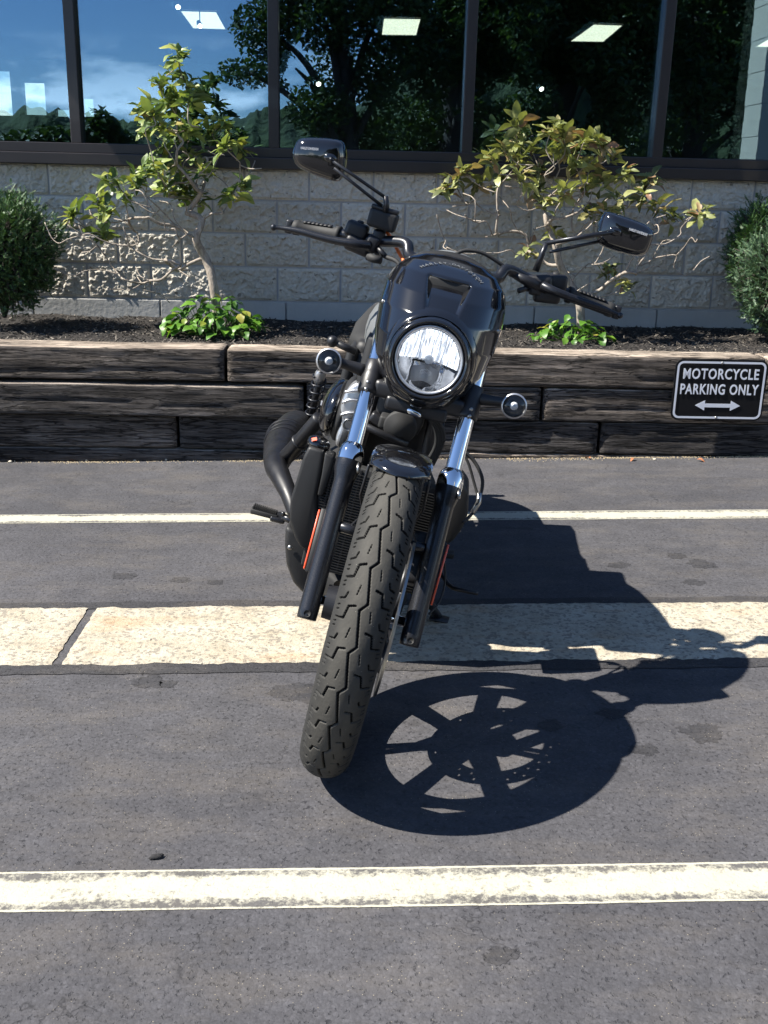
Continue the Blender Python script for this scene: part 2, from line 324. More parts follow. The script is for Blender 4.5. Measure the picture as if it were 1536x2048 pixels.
sp_ = n.ramp(n.voro(c, 260), (.05, 1.), (.11, 0.)); pk = n.voro(c, 260, out='Color'); ps = n.new('ShaderNodeSeparateColor'); n.link(pk, ps.inputs[0]); n.link(n.mix(n.math('MULTIPLY', sp_, n.math('LESS_THAN', ps.outputs[0], .05)), n.mix(n.noise(c, 22, 5, .65), (.026, .026, .0255), (.054, .053, .050)), (.4, .38, .34)), n.b.inputs['Base Color']); sxx = n.new('ShaderNodeSeparateXYZ'); n.link(c, sxx.inputs[0]); scf = n.ramp(n.math('ADD', n.math('ABSOLUTE', sxx.outputs[0]), n.math('MULTIPLY', n.noise(c, 30, 4), .02)), (.030, 1.), (.052, 0.)); bc = n.b.inputs['Base Color'].links[0].from_socket; n.link(n.mix(n.math('MULTIPLY', scf, .5), n.mix(1., bc, .62, 'MULTIPLY'), n.mix(1., bc, (2.5, 2.38, 2.15), 'MULTIPLY')), n.b.inputs['Base Color']); n.bump(n.noise(c, 160, 4), .35, .002); M['tyre'] = m
m = mat('tyre_groove', (.008, .008, .008), .95, spec=.1); M['groove'] = m
M['chrome'] = mat('chrome', (.82, .83, .85), .035, 1.); M['steel'] = mat('brushed_steel', (.42, .41, .39), .32, 1.); M['alu'] = mat('cast_silver_aluminium', (.56, .56, .57), .34, .85)
m = mat('exhaust_black', (.012, .012, .014), .38, .2); n = N(m); n.rgh(n.ramp(n.noise(n.coord(), 25, 4), (.3, .32), (.7, .5))); M['exhaust'] = m
M['tank_grey'] = mat('satin_grey_tank', (.16, .168, .172), .45, .2, .1)
M['reflect_orange'] = mat('orange_reflector', (.75, .09, .03), .3, 0, .6); M['orange'] = mat('orange_cable', (.8, .17, .03), .45)
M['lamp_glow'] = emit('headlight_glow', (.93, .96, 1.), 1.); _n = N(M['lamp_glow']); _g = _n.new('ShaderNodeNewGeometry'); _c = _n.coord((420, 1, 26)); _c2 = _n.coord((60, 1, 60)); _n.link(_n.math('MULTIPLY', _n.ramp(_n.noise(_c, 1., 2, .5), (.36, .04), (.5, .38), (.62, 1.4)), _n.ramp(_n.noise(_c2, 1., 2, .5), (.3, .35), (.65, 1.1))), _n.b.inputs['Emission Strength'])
M['reflector'] = mat('headlight_reflector', (.36, .365, .38), .14, 1.); M['white_mark'] = mat('white_lettering', (.62, .63, .66), .4); M['grey_cap'] = mat('frosted_cap', (.60, .61, .62), .35)
M['grey_mark'] = mat('grey_lettering', (.13, .135, .14), .4)
M['signal_bowl'] = mat('signal_bowl', (.16, .165, .17), .35, .6)
M['pillar'] = mat('tan_block', (.50, .45, .34), .9)
M['mirror'] = mat('mirror_glass', (.85, .87, .9), .01, 1.)
M['sign_black'] = mat('sign_black', (.006, .006, .007), .6, 0, 0, .2); m = mat('sign_white', (.66, .68, .74), .5); M['sign_white'] = m
# plants
def leafmat(name, stops, rough=.42, trans=.25):
    m = mat(name, rough=rough, spec=.45); n = N(m); oi = n.new('ShaderNodeObjectInfo'); c = n.ramp(oi.outputs['Random'], *stops)
    c = n.mix(.35, c, n.mix(1., c, n.ramp(n.noise(n.coord(), 40, 3), (.35, .55), (.7, 1.3)), 'MULTIPLY')); n.col(c)
    t = n.new('ShaderNodeBsdfTranslucent'); n.link(n.mix(1., c, (1.25, 1.3, .6), 'MULTIPLY'), t.inputs[0]); mx = n.new('ShaderNodeMixShader'); mx.inputs[0].default_value = trans
    o = n.t.nodes['Material Output']; n.link(n.b.outputs[0], mx.inputs[1]); n.link(t.outputs[0], mx.inputs[2]); n.link(mx.outputs[0], o.inputs[0]); return m
def islandleaf(name, stops, trans=.25):
    m = leafmat(name, stops, .5, trans); t = m.node_tree; g = t.nodes.new('ShaderNodeNewGeometry')
    r_ = [x for x in t.nodes if x.type == 'VALTORGB' and x.inputs[0].is_linked and x.inputs[0].links[0].from_node.type == 'OBJECT_INFO'][0]
    t.links.new(g.outputs['Random Per Island'], r_.inputs[0]); return m
M['rhodo_a'] = leafmat('rhododendron_leaf', ((0., (.05, .09, .035)), (.35, (.15, .22, .07)), (.75, (.28, .34, .10)), (.95, (.36, .37, .10)), (1., (.30, .24, .08))))
M['rhodo_b'] = leafmat('yellowing_rhododendron_leaf', ((0., (.09, .105, .04)), (.35, (.22, .25, .09)), (.75, (.34, .35, .14)), (.9, (.36, .29, .14)), (.98, (.28, .16, .10))))
M['rhodo_a2'] = islandleaf('rhododendron_small_leaf', ((0., (.05, .09, .035)), (.35, (.15, .22, .07)), (.75, (.28, .34, .10)), (.95, (.36, .37, .10)), (1., (.30, .24, .08)))); M['rhodo_b2'] = islandleaf('yellowing_small_leaf', ((0., (.09, .105, .04)), (.35, (.22, .25, .09)), (.75, (.34, .35, .14)), (.9, (.36, .29, .14)), (.98, (.28, .16, .10))))
M['clump'] = leafmat('bright_ground_leaf', ((0., (.04, .11, .015)), (.5, (.085, .21, .022)), (.88, (.14, .28, .03)), (.97, (.30, .28, .05))))
M['yew'] = islandleaf('yew_needles', ((0., (.016, .045, .018)), (.5, (.04, .095, .03)), (.85, (.08, .16, .045)), (1., (.13, .2, .06))), .12)
M['yew_blue'] = islandleaf('blue_green_yew_needles', ((0., (.022, .055, .03)), (.5, (.06, .12, .06)), (.85, (.11, .18, .085)), (1., (.17, .22, .11))), .12)
M['tree_leaf'] = islandleaf('oak_leaf', ((0., (.018, .038, .010)), (.5, (.04, .075, .018)), (1., (.085, .12, .025))), .3)
m = mat('bark', rough=.9); n = N(m); c = n.coord((1, 1, .4)); n.col(n.ramp(n.noise(c, 60, 5, .7), (.3, (.17, .135, .105)), (.7, (.44, .385, .32)))).bump(n.noise(c, 120, 4), .6, .004); M['bark'] = m
M['tree_bark'] = mat('dark_bark', (.05, .042, .035), .9)
m = mat('wooded_hill', rough=.95); n = N(m); c = n.coord(); n.col(n.ramp(n.noise(c, .25, 6, .7), (.3, (.010, .022, .008)), (.7, (.05, .075, .022)))).bump(n.noise(c, .5, 5), 1., 1.5); M['hill'] = m

# ------------------------------------------------------------------ ground, kerb, markings
def sheet(name, m, label, V, F, parent=None, uv=None, z=0.):
    me = mesh(name, V, F, m, False)
    if uv is not None:
        l = me.uv_layers.new(); 
        for p in me.polygons:
            for li in p.loop_indices: l.data[li].uv = uv[me.loops[li].vertex_index]
    o = obj(name, me, parent)
    if not parent: tag(o, label, kind='structure'); o['category'] = name.split('_')[-1]
    return o
g = 400.
sheet('parking_lot', M['asphalt'], 'dark grey asphalt parking lot with pale grit and oil spots', [(-g, -g, 0), (g, -g, 0), (g, g, 0), (-g, g, 0)], [(0, 1, 2, 3)])
lot = bpy.data.objects['parking_lot']
for i, (x, y, s_) in enumerate(((300, 1363, .040), (336, 1368, .022), (1405, 1465, .045), (1225, 1428, .034), (1290, 1500, .03), (1000, 1910, .026), (1400, 1128, .045), (1352, 1112, .03), (1388, 1165, .03), (1240, 1130, .035), (360, 1160, .03), (250, 1152, .035), (430, 1165, .025), (1100, 1452, .03), (600, 1385, .06))):
    c_ = ground(x, y); V = [(c_[0], c_[1], .0006)]+[(c_[0]+s_*math.cos(a)*(1+.45*noise.noise((math.cos(a)*1.7, math.sin(a)*1.7, i*3.1))+.3*noise.noise((math.cos(a)*6, math.sin(a)*6, i))), c_[1]+.8*s_*math.sin(a)*(1+.45*noise.noise((math.cos(a)*1.7, math.sin(a)*1.7, i*3.1))+.3*noise.noise((math.cos(a)*6, math.sin(a)*6, i))), .0006) for a in np.linspace(0, 2*math.pi, 64, endpoint=False)]
    obj('oil_stain', mesh('oil_stain', V, [(0, k+1, (k+1) % 64+1) for k in range(64)], M['stain'], False), lot)
LPSI = R(1.3); LD = np.array([math.cos(LPSI), math.sin(LPSI)]); LN = np.array([-LD[1], LD[0]])
def strip(y0, y1, x0, x1, z, j0, j1, step=.02, nv=1, seed=0, f=(9., 40.)):
    """a long strip across the lot between distances y0 and y1 (at x=0), edges uneven by j0, j1"""
    nx = int((x1-x0)/step); V = []; UV = []
    for j in range(nv+1):
        for i in range(nx+1):
            x = x0+(x1-x0)*i/nx; v = j/nv
            e = lambda s, a: a*(noise.noise((x*f[0], s*7.7, seed))*.6+noise.noise((x*f[1], s*3.3, seed+5))*.4)
            y = (y0+e(1, j0))*(1-v)+(y1+e(2, j1))*v; p = LD*x+np.array([0, 0])+LN*(y*math.cos(LPSI))
            V.append((p[0], p[1], z)); UV.append((x/.3, v))
    F = [(j*(nx+1)+i, j*(nx+1)+i+1, (j+1)*(nx+1)+i+1, (j+1)*(nx+1)+i) for j in range(nv) for i in range(nx)]
    return V, F, UV
gy = lambda y: ground(768, y)[1]
for y0, y1, nm, mm, lab, j in ((1814, 1735, 'painted_line', 'paint', 'thick worn white painted line nearest the camera', .003), (1042, 1025, 'painted_line', 'paint_far', 'cream painted line running beneath the back of the motorcycle', .004)):
    V, F, UV = strip(gy(y0), gy(y1), -9, 9, .0012, j, j, .01, 1, y0, (2.5, 60.)); o = sheet(nm, M[mm], lab, V, F, uv=UV)
KY0, KY1 = gy(1325), gy(1212)
for (a, b, s, lab) in ((KY0-.05, KY0+.006, 3, 'dark tar strip along the near edge of the pale kerb'), (KY1-.006, KY1+.045, 4, 'dark tar strip along the far edge of the pale kerb')):
    V, F, UV = strip(a, b, -9, 9, .002, .012 if s == 3 else .004, .012 if s == 4 else .004, .015, 1, s); sheet('tar_strip', M['sealant'], lab, V, F)
kerb = tag(empty('kerb'), 'pale concrete kerb set flush across the lot', 'kerb', kind='structure')
jx = ground(150, 1273); kx0 = float(np.dot(jx[:2], LD))
for (xa, xb, s) in ((kx0-2.6, kx0-.012, 1), (kx0+.012, kx0+2.9, 2), (kx0+2.915, kx0+5.6, 3), (kx0-5.2, kx0-2.612, 4), (kx0+5.615, kx0+8.4, 5), (kx0-7.8, kx0-5.212, 6)):
    nx = int((xb-xa)/.012); ny = 24; V = []
    for j in range(ny+1):
        for i in range(nx+1):
            x = xa+(xb-xa)*i/nx; v = j/ny
            e = lambda k: .009*noise.noise((x*9, k, s))+.007*noise.noise((x*38, k, s+3))+.004*noise.noise((x*90, k, s+5))
            y = (KY0+e(1))*(1-v)+(KY1+e(7.3))*v; xx = x+.006*noise.noise((y*40, i/nx, s))
            edge = min(v, 1-v, i/nx*8, (1-i/nx)*8); z = .0055+.0015*noise.noise((x*25, y*25, 2))-(.003 if edge < .02 else 0)
            # slight skew of the joint follows the stone ends
            p = LD*xx+LN*(y*math.cos(LPSI)); V.append((p[0], p[1], z))
    F = [(j*(nx+1)+i, j*(nx+1)+i+1, (j+1)*(nx+1)+i+1, (j+1)*(nx+1)+i) for j in range(ny) for i in range(nx)]
    obj('kerb_stone', mesh('kerb_stone', V, F, M['kerb']), kerb)
# grit line at the foot of the timbers
# ------------------------------------------------------------------ timber retaining wall
BROOT = dict(loc=tuple(BO), rot=tuple(BROT))
rw = tag(empty('retaining_wall', **BROOT), 'retaining wall of weathered dark timbers in four stacked courses', 'retaining wall')
def timber(x0, x1, z0, z1, y0, seed, dep=.17):
    L = x1-x0; nx = max(int(L/.02), 4); h = z1-z0; rb = .007
    prof = []
    prof += [(dep, 0.), (rb, 0.)]
    prof += [(rb-rb*math.sin(a), rb-rb*math.cos(a)) for a in (.5, 1.1)]
    prof += [(0., rb+(h-2*rb)*k/13) for k in range(14)]
    rt = .009
    prof += [(rt-rt*math.cos(a), h-rt+rt*math.sin(a)) for a in (.35, .75, 1.2)]
    prof += [(rt, h), (dep*.35, h+.002), (dep*.7, h+.001), (dep, h)]
    V = []; F = []; mi = []; npf = len(prof)
    cr = [(random.uniform(.25, .8)*h, random.uniform(.5, 1.)) for _ in range(2)]
    for i in range(nx+1):
        x = x0+L*i/nx
        for (y, z) in prof:
            d = .0028*noise.noise((x*1.6, z*16, seed+y*9))+.0026*noise.noise((x*9, z*90, seed+2))
            for (cz, st) in cr:
                zz = cz+.02*noise.noise((x*1.3, seed, cz*30)); d += .009*st*max(0, 1-abs(z-zz)/.006)*(noise.noise((x*1.1, cz*50, seed+4)) > -.1)
            end = .007*max(0, 1-min(i, nx-i)/1.2)
            sag = .004*noise.noise((x*.9, seed*3.1, z1))+.004*noise.noise((x*6, seed, 1))
            V.append((x+(-end if i > nx/2 else end)*.3, y0+y+d+(end if y < .1 else 0), z0+z+sag*(z/h)-(end*.6 if z > h*.8 else 0)))
    for i in range(nx):
        for k in range(npf-1):
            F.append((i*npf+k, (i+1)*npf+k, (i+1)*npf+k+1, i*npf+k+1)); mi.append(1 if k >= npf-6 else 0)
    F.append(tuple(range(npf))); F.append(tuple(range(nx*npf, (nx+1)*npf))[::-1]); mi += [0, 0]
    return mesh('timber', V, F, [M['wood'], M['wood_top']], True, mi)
bx = lambda x, y, yl=0.: float(bpx(x, y, yl)[0])
ZT = [.474, .330, .180, .034, -.12]
rows = [[-5.6, -3.1, bx(451, 720), bx(1531, 750), 3.9, 5.6], [-5.6, -2.7, bx(610, 790), bx(1084, 815), 3.3, 5.6], [-5.6, -3.3, bx(354, 860), bx(1200, 880), 3.6, 5.6], [-5.6, -2.9, bx(560, 905), 2.6, 5.6]]
for ri, xs in enumerate(rows):
    for k in range(len(xs)-1):
        y0 = {0: .0, 1: .004, 2: .012, 3: .016}[ri]+random.uniform(-.004, .004)
        zz1 = ZT[ri]-.004
        if ri == 1 and k == 1: y0 -= .022; zz1 -= .012
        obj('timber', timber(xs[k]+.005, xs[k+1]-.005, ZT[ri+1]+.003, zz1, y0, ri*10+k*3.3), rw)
# ------------------------------------------------------------------ mulch bed
WY = 1.05
def mz(x, y): return .452+.012*noise.noise((x*4, y*4, 1))+.008*noise.noise((x*13, y*13, 4))+.018*max(0, (y-.85)/.2)
V, F = grid(400, 48, lambda a, b: (-5.6+11.2*a, .13+.93*b, mz(-5.6+11.2*a, .13+.93*b)))
mb = obj('mulch_bed', mesh('mulch_bed', V, F, M['soil']), None, **BROOT); tag(mb, 'dark mulch bed between the timbers and the block wall', 'bed', kind='structure')
V, F = [], []
for i in range(11000):
    x = random.uniform(-3., 3.2); y = random.uniform(.155, 1.03); L = random.uniform(.008, .03)*(1 if random.random() < .93 else 1.7); w = random.uniform(.002, .006); t = random.uniform(.001, .003)
    e = Euler((random.uniform(-.6, .6), random.uniform(-.6, .6), random.uniform(0, 6.3))).to_matrix(); c = Vector((x, y, mz(x, y)+random.uniform(.0, .008))); k = len(V)
    for (sx, sy, sz) in ((-1, -.6, 0), (1, -.5, 0), (.9, .6, 0), (-1.1, .5, 0), (-.8, -.4, 1), (.8, -.4, 1), (.9, .4, 1), (-.9, .4, 1)): V.append(c+e@Vector((sx*L/2, sy*w, sz*t)))
    F += [(k, k+1, k+5, k+4), (k+1, k+2, k+6, k+5), (k+2, k+3, k+7, k+6), (k+3, k, k+4, k+7), (k+4, k+5, k+6, k+7)]
o = obj('mulch_chips', mesh('mulch_chips', V, F, M['chip'], False), None, **BROOT); tag(o, 'shredded dark bark mulch covering the planting bed', 'mulch', kind='stuff')

# ------------------------------------------------------------------ building
bld = tag(empty('showroom_building', **BROOT), 'showroom building with split-face block wall and big dark-framed windows', 'building')
wall = part('wall', box((0, WY+.16, .60), (24, .30, 1.20)), M['mortar'], bld, False)
BW = .3215; ZR = [.561, .732, .897, 1.058, 1.208]
def blockmesh(seed, w, h):
    nx, nz = 80, 42; V = []
    for j in range(nz+1):
        for i in range(nx+1):
            a, b = i/nx, j/nz; x, z = (a-.5)*w, (b-.5)*h
            e = min(a*w, (1-a)*w, b*h, (1-b)*h); m_ = min(1, max(0, e-.003)/.007)
            def facet(f, sd):
                ds, ps = noise.voronoi(Vector((x*f, z*f, sd))); q = ps[0]; t1, t2, t3 = noise.cell_vector(q*7.3)
                return (t1-.5)*1.1+((x*f-q.x)*(t2-.5)+(z*f-q.z if False else z*f-q.y)*(t3-.5))*2.3
            d = .009+.007*noise.noise((x*11, z*11, seed))+.0075*facet(34, seed)+.0035*facet(80, seed+5)+.0015*noise.noise((x*150, z*150, seed+7))
            V.append((x, -max(d, .0008)*m_, z))
    F = [(j*(nx+1)+i, j*(nx+1)+i+1, (j+1)*(nx+1)+i+1, (j+1)*(nx+1)+i) for j in range(nz) for i in range(nx)]
    k = len(V); c = [0, nx, (nz+1)*(nx+1)-1, nz*(nx+1)]; V += [(V[q][0], .03, V[q][2]) for q in c]
    F += [(c[0], k, k+1, c[1]), (c[1], k+1, k+2, c[2]), (c[2], k+2, k+3, c[3]), (c[3], k+3, k, c[0])]
    return mesh('block', V, F, M['block'], True)
bms = {}
for ri in range(4):
    z0, z1 = ZR[ri], ZR[ri+1]; off = bpx(*((618, 370) if ri in (3, 1) else (554, 435)), WY)[0]
    vs = [blockmesh(ri*20+q*4.7, BW-.009, z1-z0-.009) for q in range(4)]
    for k in range(-16, 17):
        x = off+(k+.5)*BW
        if abs(x) > 5: continue
        o = obj('block', vs[(k*3+ri) % 4], wall, (x, WY+.004, (z0+z1)/2))
        if (k+ri) % 3 == 0: o.rotation_euler = (0, math.pi, 0); 
for k in range(-9, 9):
    x0 = bpx(1314, 620, WY)[0]+k*BW*2
    obj('foundation_block', mesh('foundation_block', *box((0, 0, 0), (BW*2-.007, .05, .21), .004), M['foundation'], False), wall, (x0+BW, WY+.018, .452))
# window: sill flashing, frame, mullions, panes
zs = 1.262
win = part('window', join(box((0, WY+.02, 1.232), (24, .13, .054), .004), box((0, WY+.035, 1.283), (24, .085, .046), .003)), M['frame'], bld, False)
xm = [bx(x, 312, WY) for x in (155, 548, 933, 1314)]; sp = (xm[3]-xm[0])/3; xs = [xm[0]-k*sp for k in range(10, 0, -1)]+xm+[xm[3]+k*sp for k in range(1, 11)]
for x in xs: part('mullion', box((x, WY+.045, 2.155), (.052, .10, 1.70), .004), M['frame'], win, False)
part('header', box((0, WY+.03, 3.04), (24, .12, .08), .004), M['frame'], win, False)
for i in range(len(xs)-1):
    w = xs[i+1]-xs[i]-.05; c = (xs[i]+xs[i+1])/2
    p = part('pane', box((0, 0, 0), (w, .006, 1.69)), M['glass'], win, False); p.location = (c, WY+.043, 2.155)
    q = part('inner_pane', ([(-w/2, 0, -.845), (w/2, 0, -.845), (w/2, 0, .845), (-w/2, 0, .845)], [(0, 1, 2, 3)]), M['glass_in'], win, False); q.location = (c, WY+.068, 2.155); q.rotation_euler = (R(.12), 0, R(.22+.1*math.sin(i*2.)))
part('upper_wall', box((0, WY+.16, 3.42), (24, .3, .66)), M['foundation'], bld, False)
xe = -2.60
part('eave', join(box(((xe+12.)/2, WY-.12, 3.0), (12.-xe, .62, .10), .01), box(((xe+12.)/2, WY-.44, 3.01), (12.-xe+.02, .03, .17), .005)), M['frame'], bld, False)
# room behind the glass
RB = 19.; RZ0, RZ1 = .45, 3.55
part('ceiling', box((0, (WY+RB)/2+.2, RZ1+.05), (24, RB-WY, .1)), M['room_dark'], bld, False)
part('room_floor', box((0, (WY+RB)/2+.2, RZ0-.05), (24, RB-WY-.3, .1)), M['room_floor'], bld, False)
# back wall: piers between tall windows on its left, solid to the right
ops = [(bpx(xa, ya, RB), bpx(xb, yb, RB)) for xa, ya, xb, yb in ((-70, 140, 28, 232), (47, 165, 95, 231), (114, 219, 141, 234), (166, 197, 190, 234))]
segs = []; xl = -12.
for pa, pb in ops:
    segs += [box(((xl+pa[0])/2, RB, 2.), (pa[0]-xl, .15, 3.1)), box(((pa[0]+pb[0])/2, RB, (pb[2]+.45)/2), (pb[0]-pa[0], .15, pb[2]-.45)), box(((pa[0]+pb[0])/2, RB, (3.55+pa[2])/2), (pb[0]-pa[0], .15, 3.55-pa[2]))]; xl = pb[0]
segs.append(box(((xl+12.)/2, RB, 2.), (12.-xl, .15, 3.1)))
part('back_wall', join(*segs), M['room_wall'], bld, False)
part('side_wall', box((12, (WY+RB)/2+.3, 2.), (.15, RB-WY-.4, 3.1)), M['room_wall'], bld, False); part('side_wall', box((-12, (WY+RB)/2+.3, 2.), (.15, RB-WY-.4, 3.1)), M['room_wall'], bld, False)
def cpx(x, y): # pixel to a point under the showroom ceiling
    d = BM.T@ray(x, y); o = BM.T@(CO-BO); return o+d*((RZ1-.012-o[2])/d[2])
lights = [([(360, 21), (433, 23), (452, 58), (386, 56)], 'ceiling light panel seen through the glass at far left, beside two spotlights'), ([(767, 36), (842, 37), (833, 70), (763, 69)], 'ceiling light panel seen through the glass above the mirror, second from left'),
          ([(1187, 48), (1246, 50), (1207, 83), (1140, 82)], 'ceiling light panel seen through the glass above the right shrub'), ([(1555, 66), (1625, 70), (1588, 94), (1511, 93)], 'ceiling light panel at the right edge of the windows')]
for q, lab in lights:
    P = [cpx(*p) for p in q]; c = sum(P)/4; t = tag(empty('ceiling_light', tuple(bworld(c)), tuple(BROT)), lab, 'ceiling light', 'square ceiling lights')
    part('diffuser', prism([Vector(p-c) for p in P], (0, 0, .01)), M['panel_light'], t, False)
    fr_ = []
    for k in range(4):
        a, b = Vector(P[k]-c), Vector(P[(k+1) % 4]-c); fr_.append(tube([a, b], .012, 4))
    part('frame', join(*fr_), M['white_mark'], t, False)
for (x, y, lab) in ((356, 14, 'small lit spotlight left of the far left ceiling panel'), (400, 52, 'small lit spotlight in front of the far left ceiling panel'), (637, 168, 'small lit spotlight glowing behind the glass near the tall mullion'), (1083, 178, 'small lit spotlight glowing behind the glass above the right shrub')):
    o_ = BM.T@(CO-BO); d = BM.T@ray(x, y); P = o_+d*((7.5-o_[1])/d[1]); t = tag(empty('spotlight', tuple(bworld(P)), tuple(BROT)), lab, 'spotlight', 'showroom spotlights')
    ax = Vector((.25, -.75, -.5)).normalized()
    part('lamp_glow', lathe([(.0, .0), (.026, .0)], ax*.002, ax, 14), M['spot_glow'], t, False); part('lamp_body', lathe([(.001, -.10), (.022, -.09), (.032, 0), (.03, .004)], (0, 0, 0), ax, 16), M['plastic'], t)
    part('stem', tube([(0, 0, 0), (0, 0, RZ1-P[2])], .006, 6), M['plastic'], t)
# ------------------------------------------------------------------ sign on the timbers
sgc = (bpx(1352, 716)+bpx(1534, 723)+bpx(1512, 838)+bpx(1336, 833))/4
sg = tag(empty('parking_sign', tuple(bworld(sgc-np.array([0, .03, 0]))), tuple(BROT)), 'black MOTORCYCLE PARKING ONLY sign with white double arrow screwed to the timbers', 'sign')
SW, SH = .398, .262
def rrect(w, h, r_, n=6):
    return [(sx*(w/2-r_)+r_*math.cos(a0+k*math.pi/2/n), sz*(h/2-r_)+r_*math.sin(a0+k*math.pi/2/n)) for sx, sz, a0 in ((1, 1, 0), (-1, 1, math.pi/2), (-1, -1, math.pi), (1, -1, 1.5*math.pi)) for k in range(n+1)]
part('plate', prism([(x, 0, z) for x, z in rrect(SW, SH, .032)], (0, .004, 0), .0008, 1), M['sign_black'], sg, False)
a_, b_ = rrect(SW-.016, SH-.016, .026), rrect(SW-.034, SH-.034, .018); k = len(a_)
part('border', ([(x, -.0025, z) for x, z in a_]+[(x, -.0025, z) for x, z in b_], [(i, k+i, k+(i+1) % k, (i+1) % k) for i in range(k)]), M['sign_white'], sg, False)
for s, w, z in (('MOTORCYCLE', .326, .070), ('PARKING ONLY', .338, .004)):
    me = text_mesh(s, .06, .0006, .0012, 0, 1.12); vs_ = np.array([v.co[:] for v in me.vertices]); lo, hi = vs_.min(0), vs_.max(0); c = (lo+hi)/2
    kx, kz = w/(hi[0]-lo[0]), .046/(hi[1]-lo[1])
    for v in me.vertices: v.co = ((v.co.x-c[0])*kx, -.0025-(v.co.z), (v.co.y-c[1])*kz+z)
    me.materials.clear(); me.materials.append(M['sign_white']); obj('lettering', me, sg)
ar = [(-.098, -.066), (-.056, -.044), (-.056, -.058), (.056, -.058), (.056, -.044), (.098, -.066), (.056, -.088), (.056, -.074), (-.056, -.074), (-.056, -.088)]
part('arrow', prism([(x, -.0025, z) for x, z in ar], (0, .001, 0)), M['sign_white'], sg, False)
for x, z in ((0, .118), (0, -.118)): part('screw', lathe([(.001, -.0035), (.005, -.003), (.006, 0)], (x, -.001, z), (0, 1, 0), 10), M['steel'], sg)

# ------------------------------------------------------------------ plants in the bed (positions in the building frame)
def bl(x, y, yl): return Vector(bworld(bpx(x, y, yl)))
def leaf_mesh(name, L, W, m, curl=.25, fold=.25, heart=False):
    prof = [(0, .04), (.15, .45), (.35, .85), (.55, 1.), (.75, .82), (.9, .42), (1, .03)] if not heart else [(0, .25), (.08, .85), (.25, 1.), (.5, .82), (.75, .45), (.92, .15), (1, .02)]
    V = []
    for t, w in prof:
        z = -curl*L*t*t; x0 = t*L - (.12*L if heart and t == 0 else 0)
        for s in (-1, -.5, 0, .5, 1): V.append((x0-(.1*L if heart and t == 0 and s != 0 else 0), s*w*W/2, z+fold*abs(s)*w*W/2+.04*L*math.sin(t*9+s*3)*abs(s)))
    F = [(i*5+k, (i+1)*5+k, (i+1)*5+k+1, i*5+k+1) for i in range(len(prof)-1) for k in range(4)]
    return mesh(name, V, F, m)
def grow(base, tips, rad0, root_in, wig=.03, seed=1):
    """branch skeleton: each tip joins the nearest lower node; returns tubes"""
    rs = random.Random(seed); nodes = [Vector(p) for p in root_in]; par = [i-1 for i in range(len(nodes))]; load = [0]*len(nodes)
    order = sorted(tips, key=lambda p: (Vector(p)-nodes[-1]).length)
    for tp in order:
        tp = Vector(tp); best, bd = 0, 9e9
        for i, q in enumerate(nodes):
            if i < max(1, len(root_in)-3): continue
            d = (tp-q).length+max(0, (q.z-tp.z))*1.6
            if d < bd: best, bd = i, d
        q = nodes[best]; k = max(1, int((tp-q).length/.055)); prev = best
        for s in range(1, k+1):
            f = s/k; sag = .12*(tp-q).length*math.sin(math.pi*f)
            w = Vector((rs.uniform(-1, 1), rs.uniform(-1, 1), rs.uniform(-1, 1)))*wig*(0 if s == k else 1); nodes.append(q.lerp(tp, f)+w-Vector((0, 0, sag*.6))); par.append(prev); prev = len(nodes)-1; load.append(0)
        j = prev
        while j >= 0: load[j] += 1; j = par[j]
    mx = load[0]; V, F = [], []
    kids = {}
    for i, p in enumerate(par): kids.setdefault(p, []).append(i)
    rad = [rad0*max(.12, (l/mx)**.55) if mx else rad0 for l in load]
    parts = []
    def walk(i, chain):
        while True:
            chain.append(i); ch = kids.get(i, [])
            if not ch: break
            ch = sorted(ch, key=lambda c: -load[c])
            for c in ch[1:]: walk(c, [i])
            i = ch[0]
        if len(chain) > 1:
            r_ = [rad[c] for c in chain]; r_[0] = min(r_[0], rad[chain[1]]*1.15); parts.append(tube([nodes[c] for c in chain], r_, 7, True, 3))
    walk(0, []); return join(*parts)
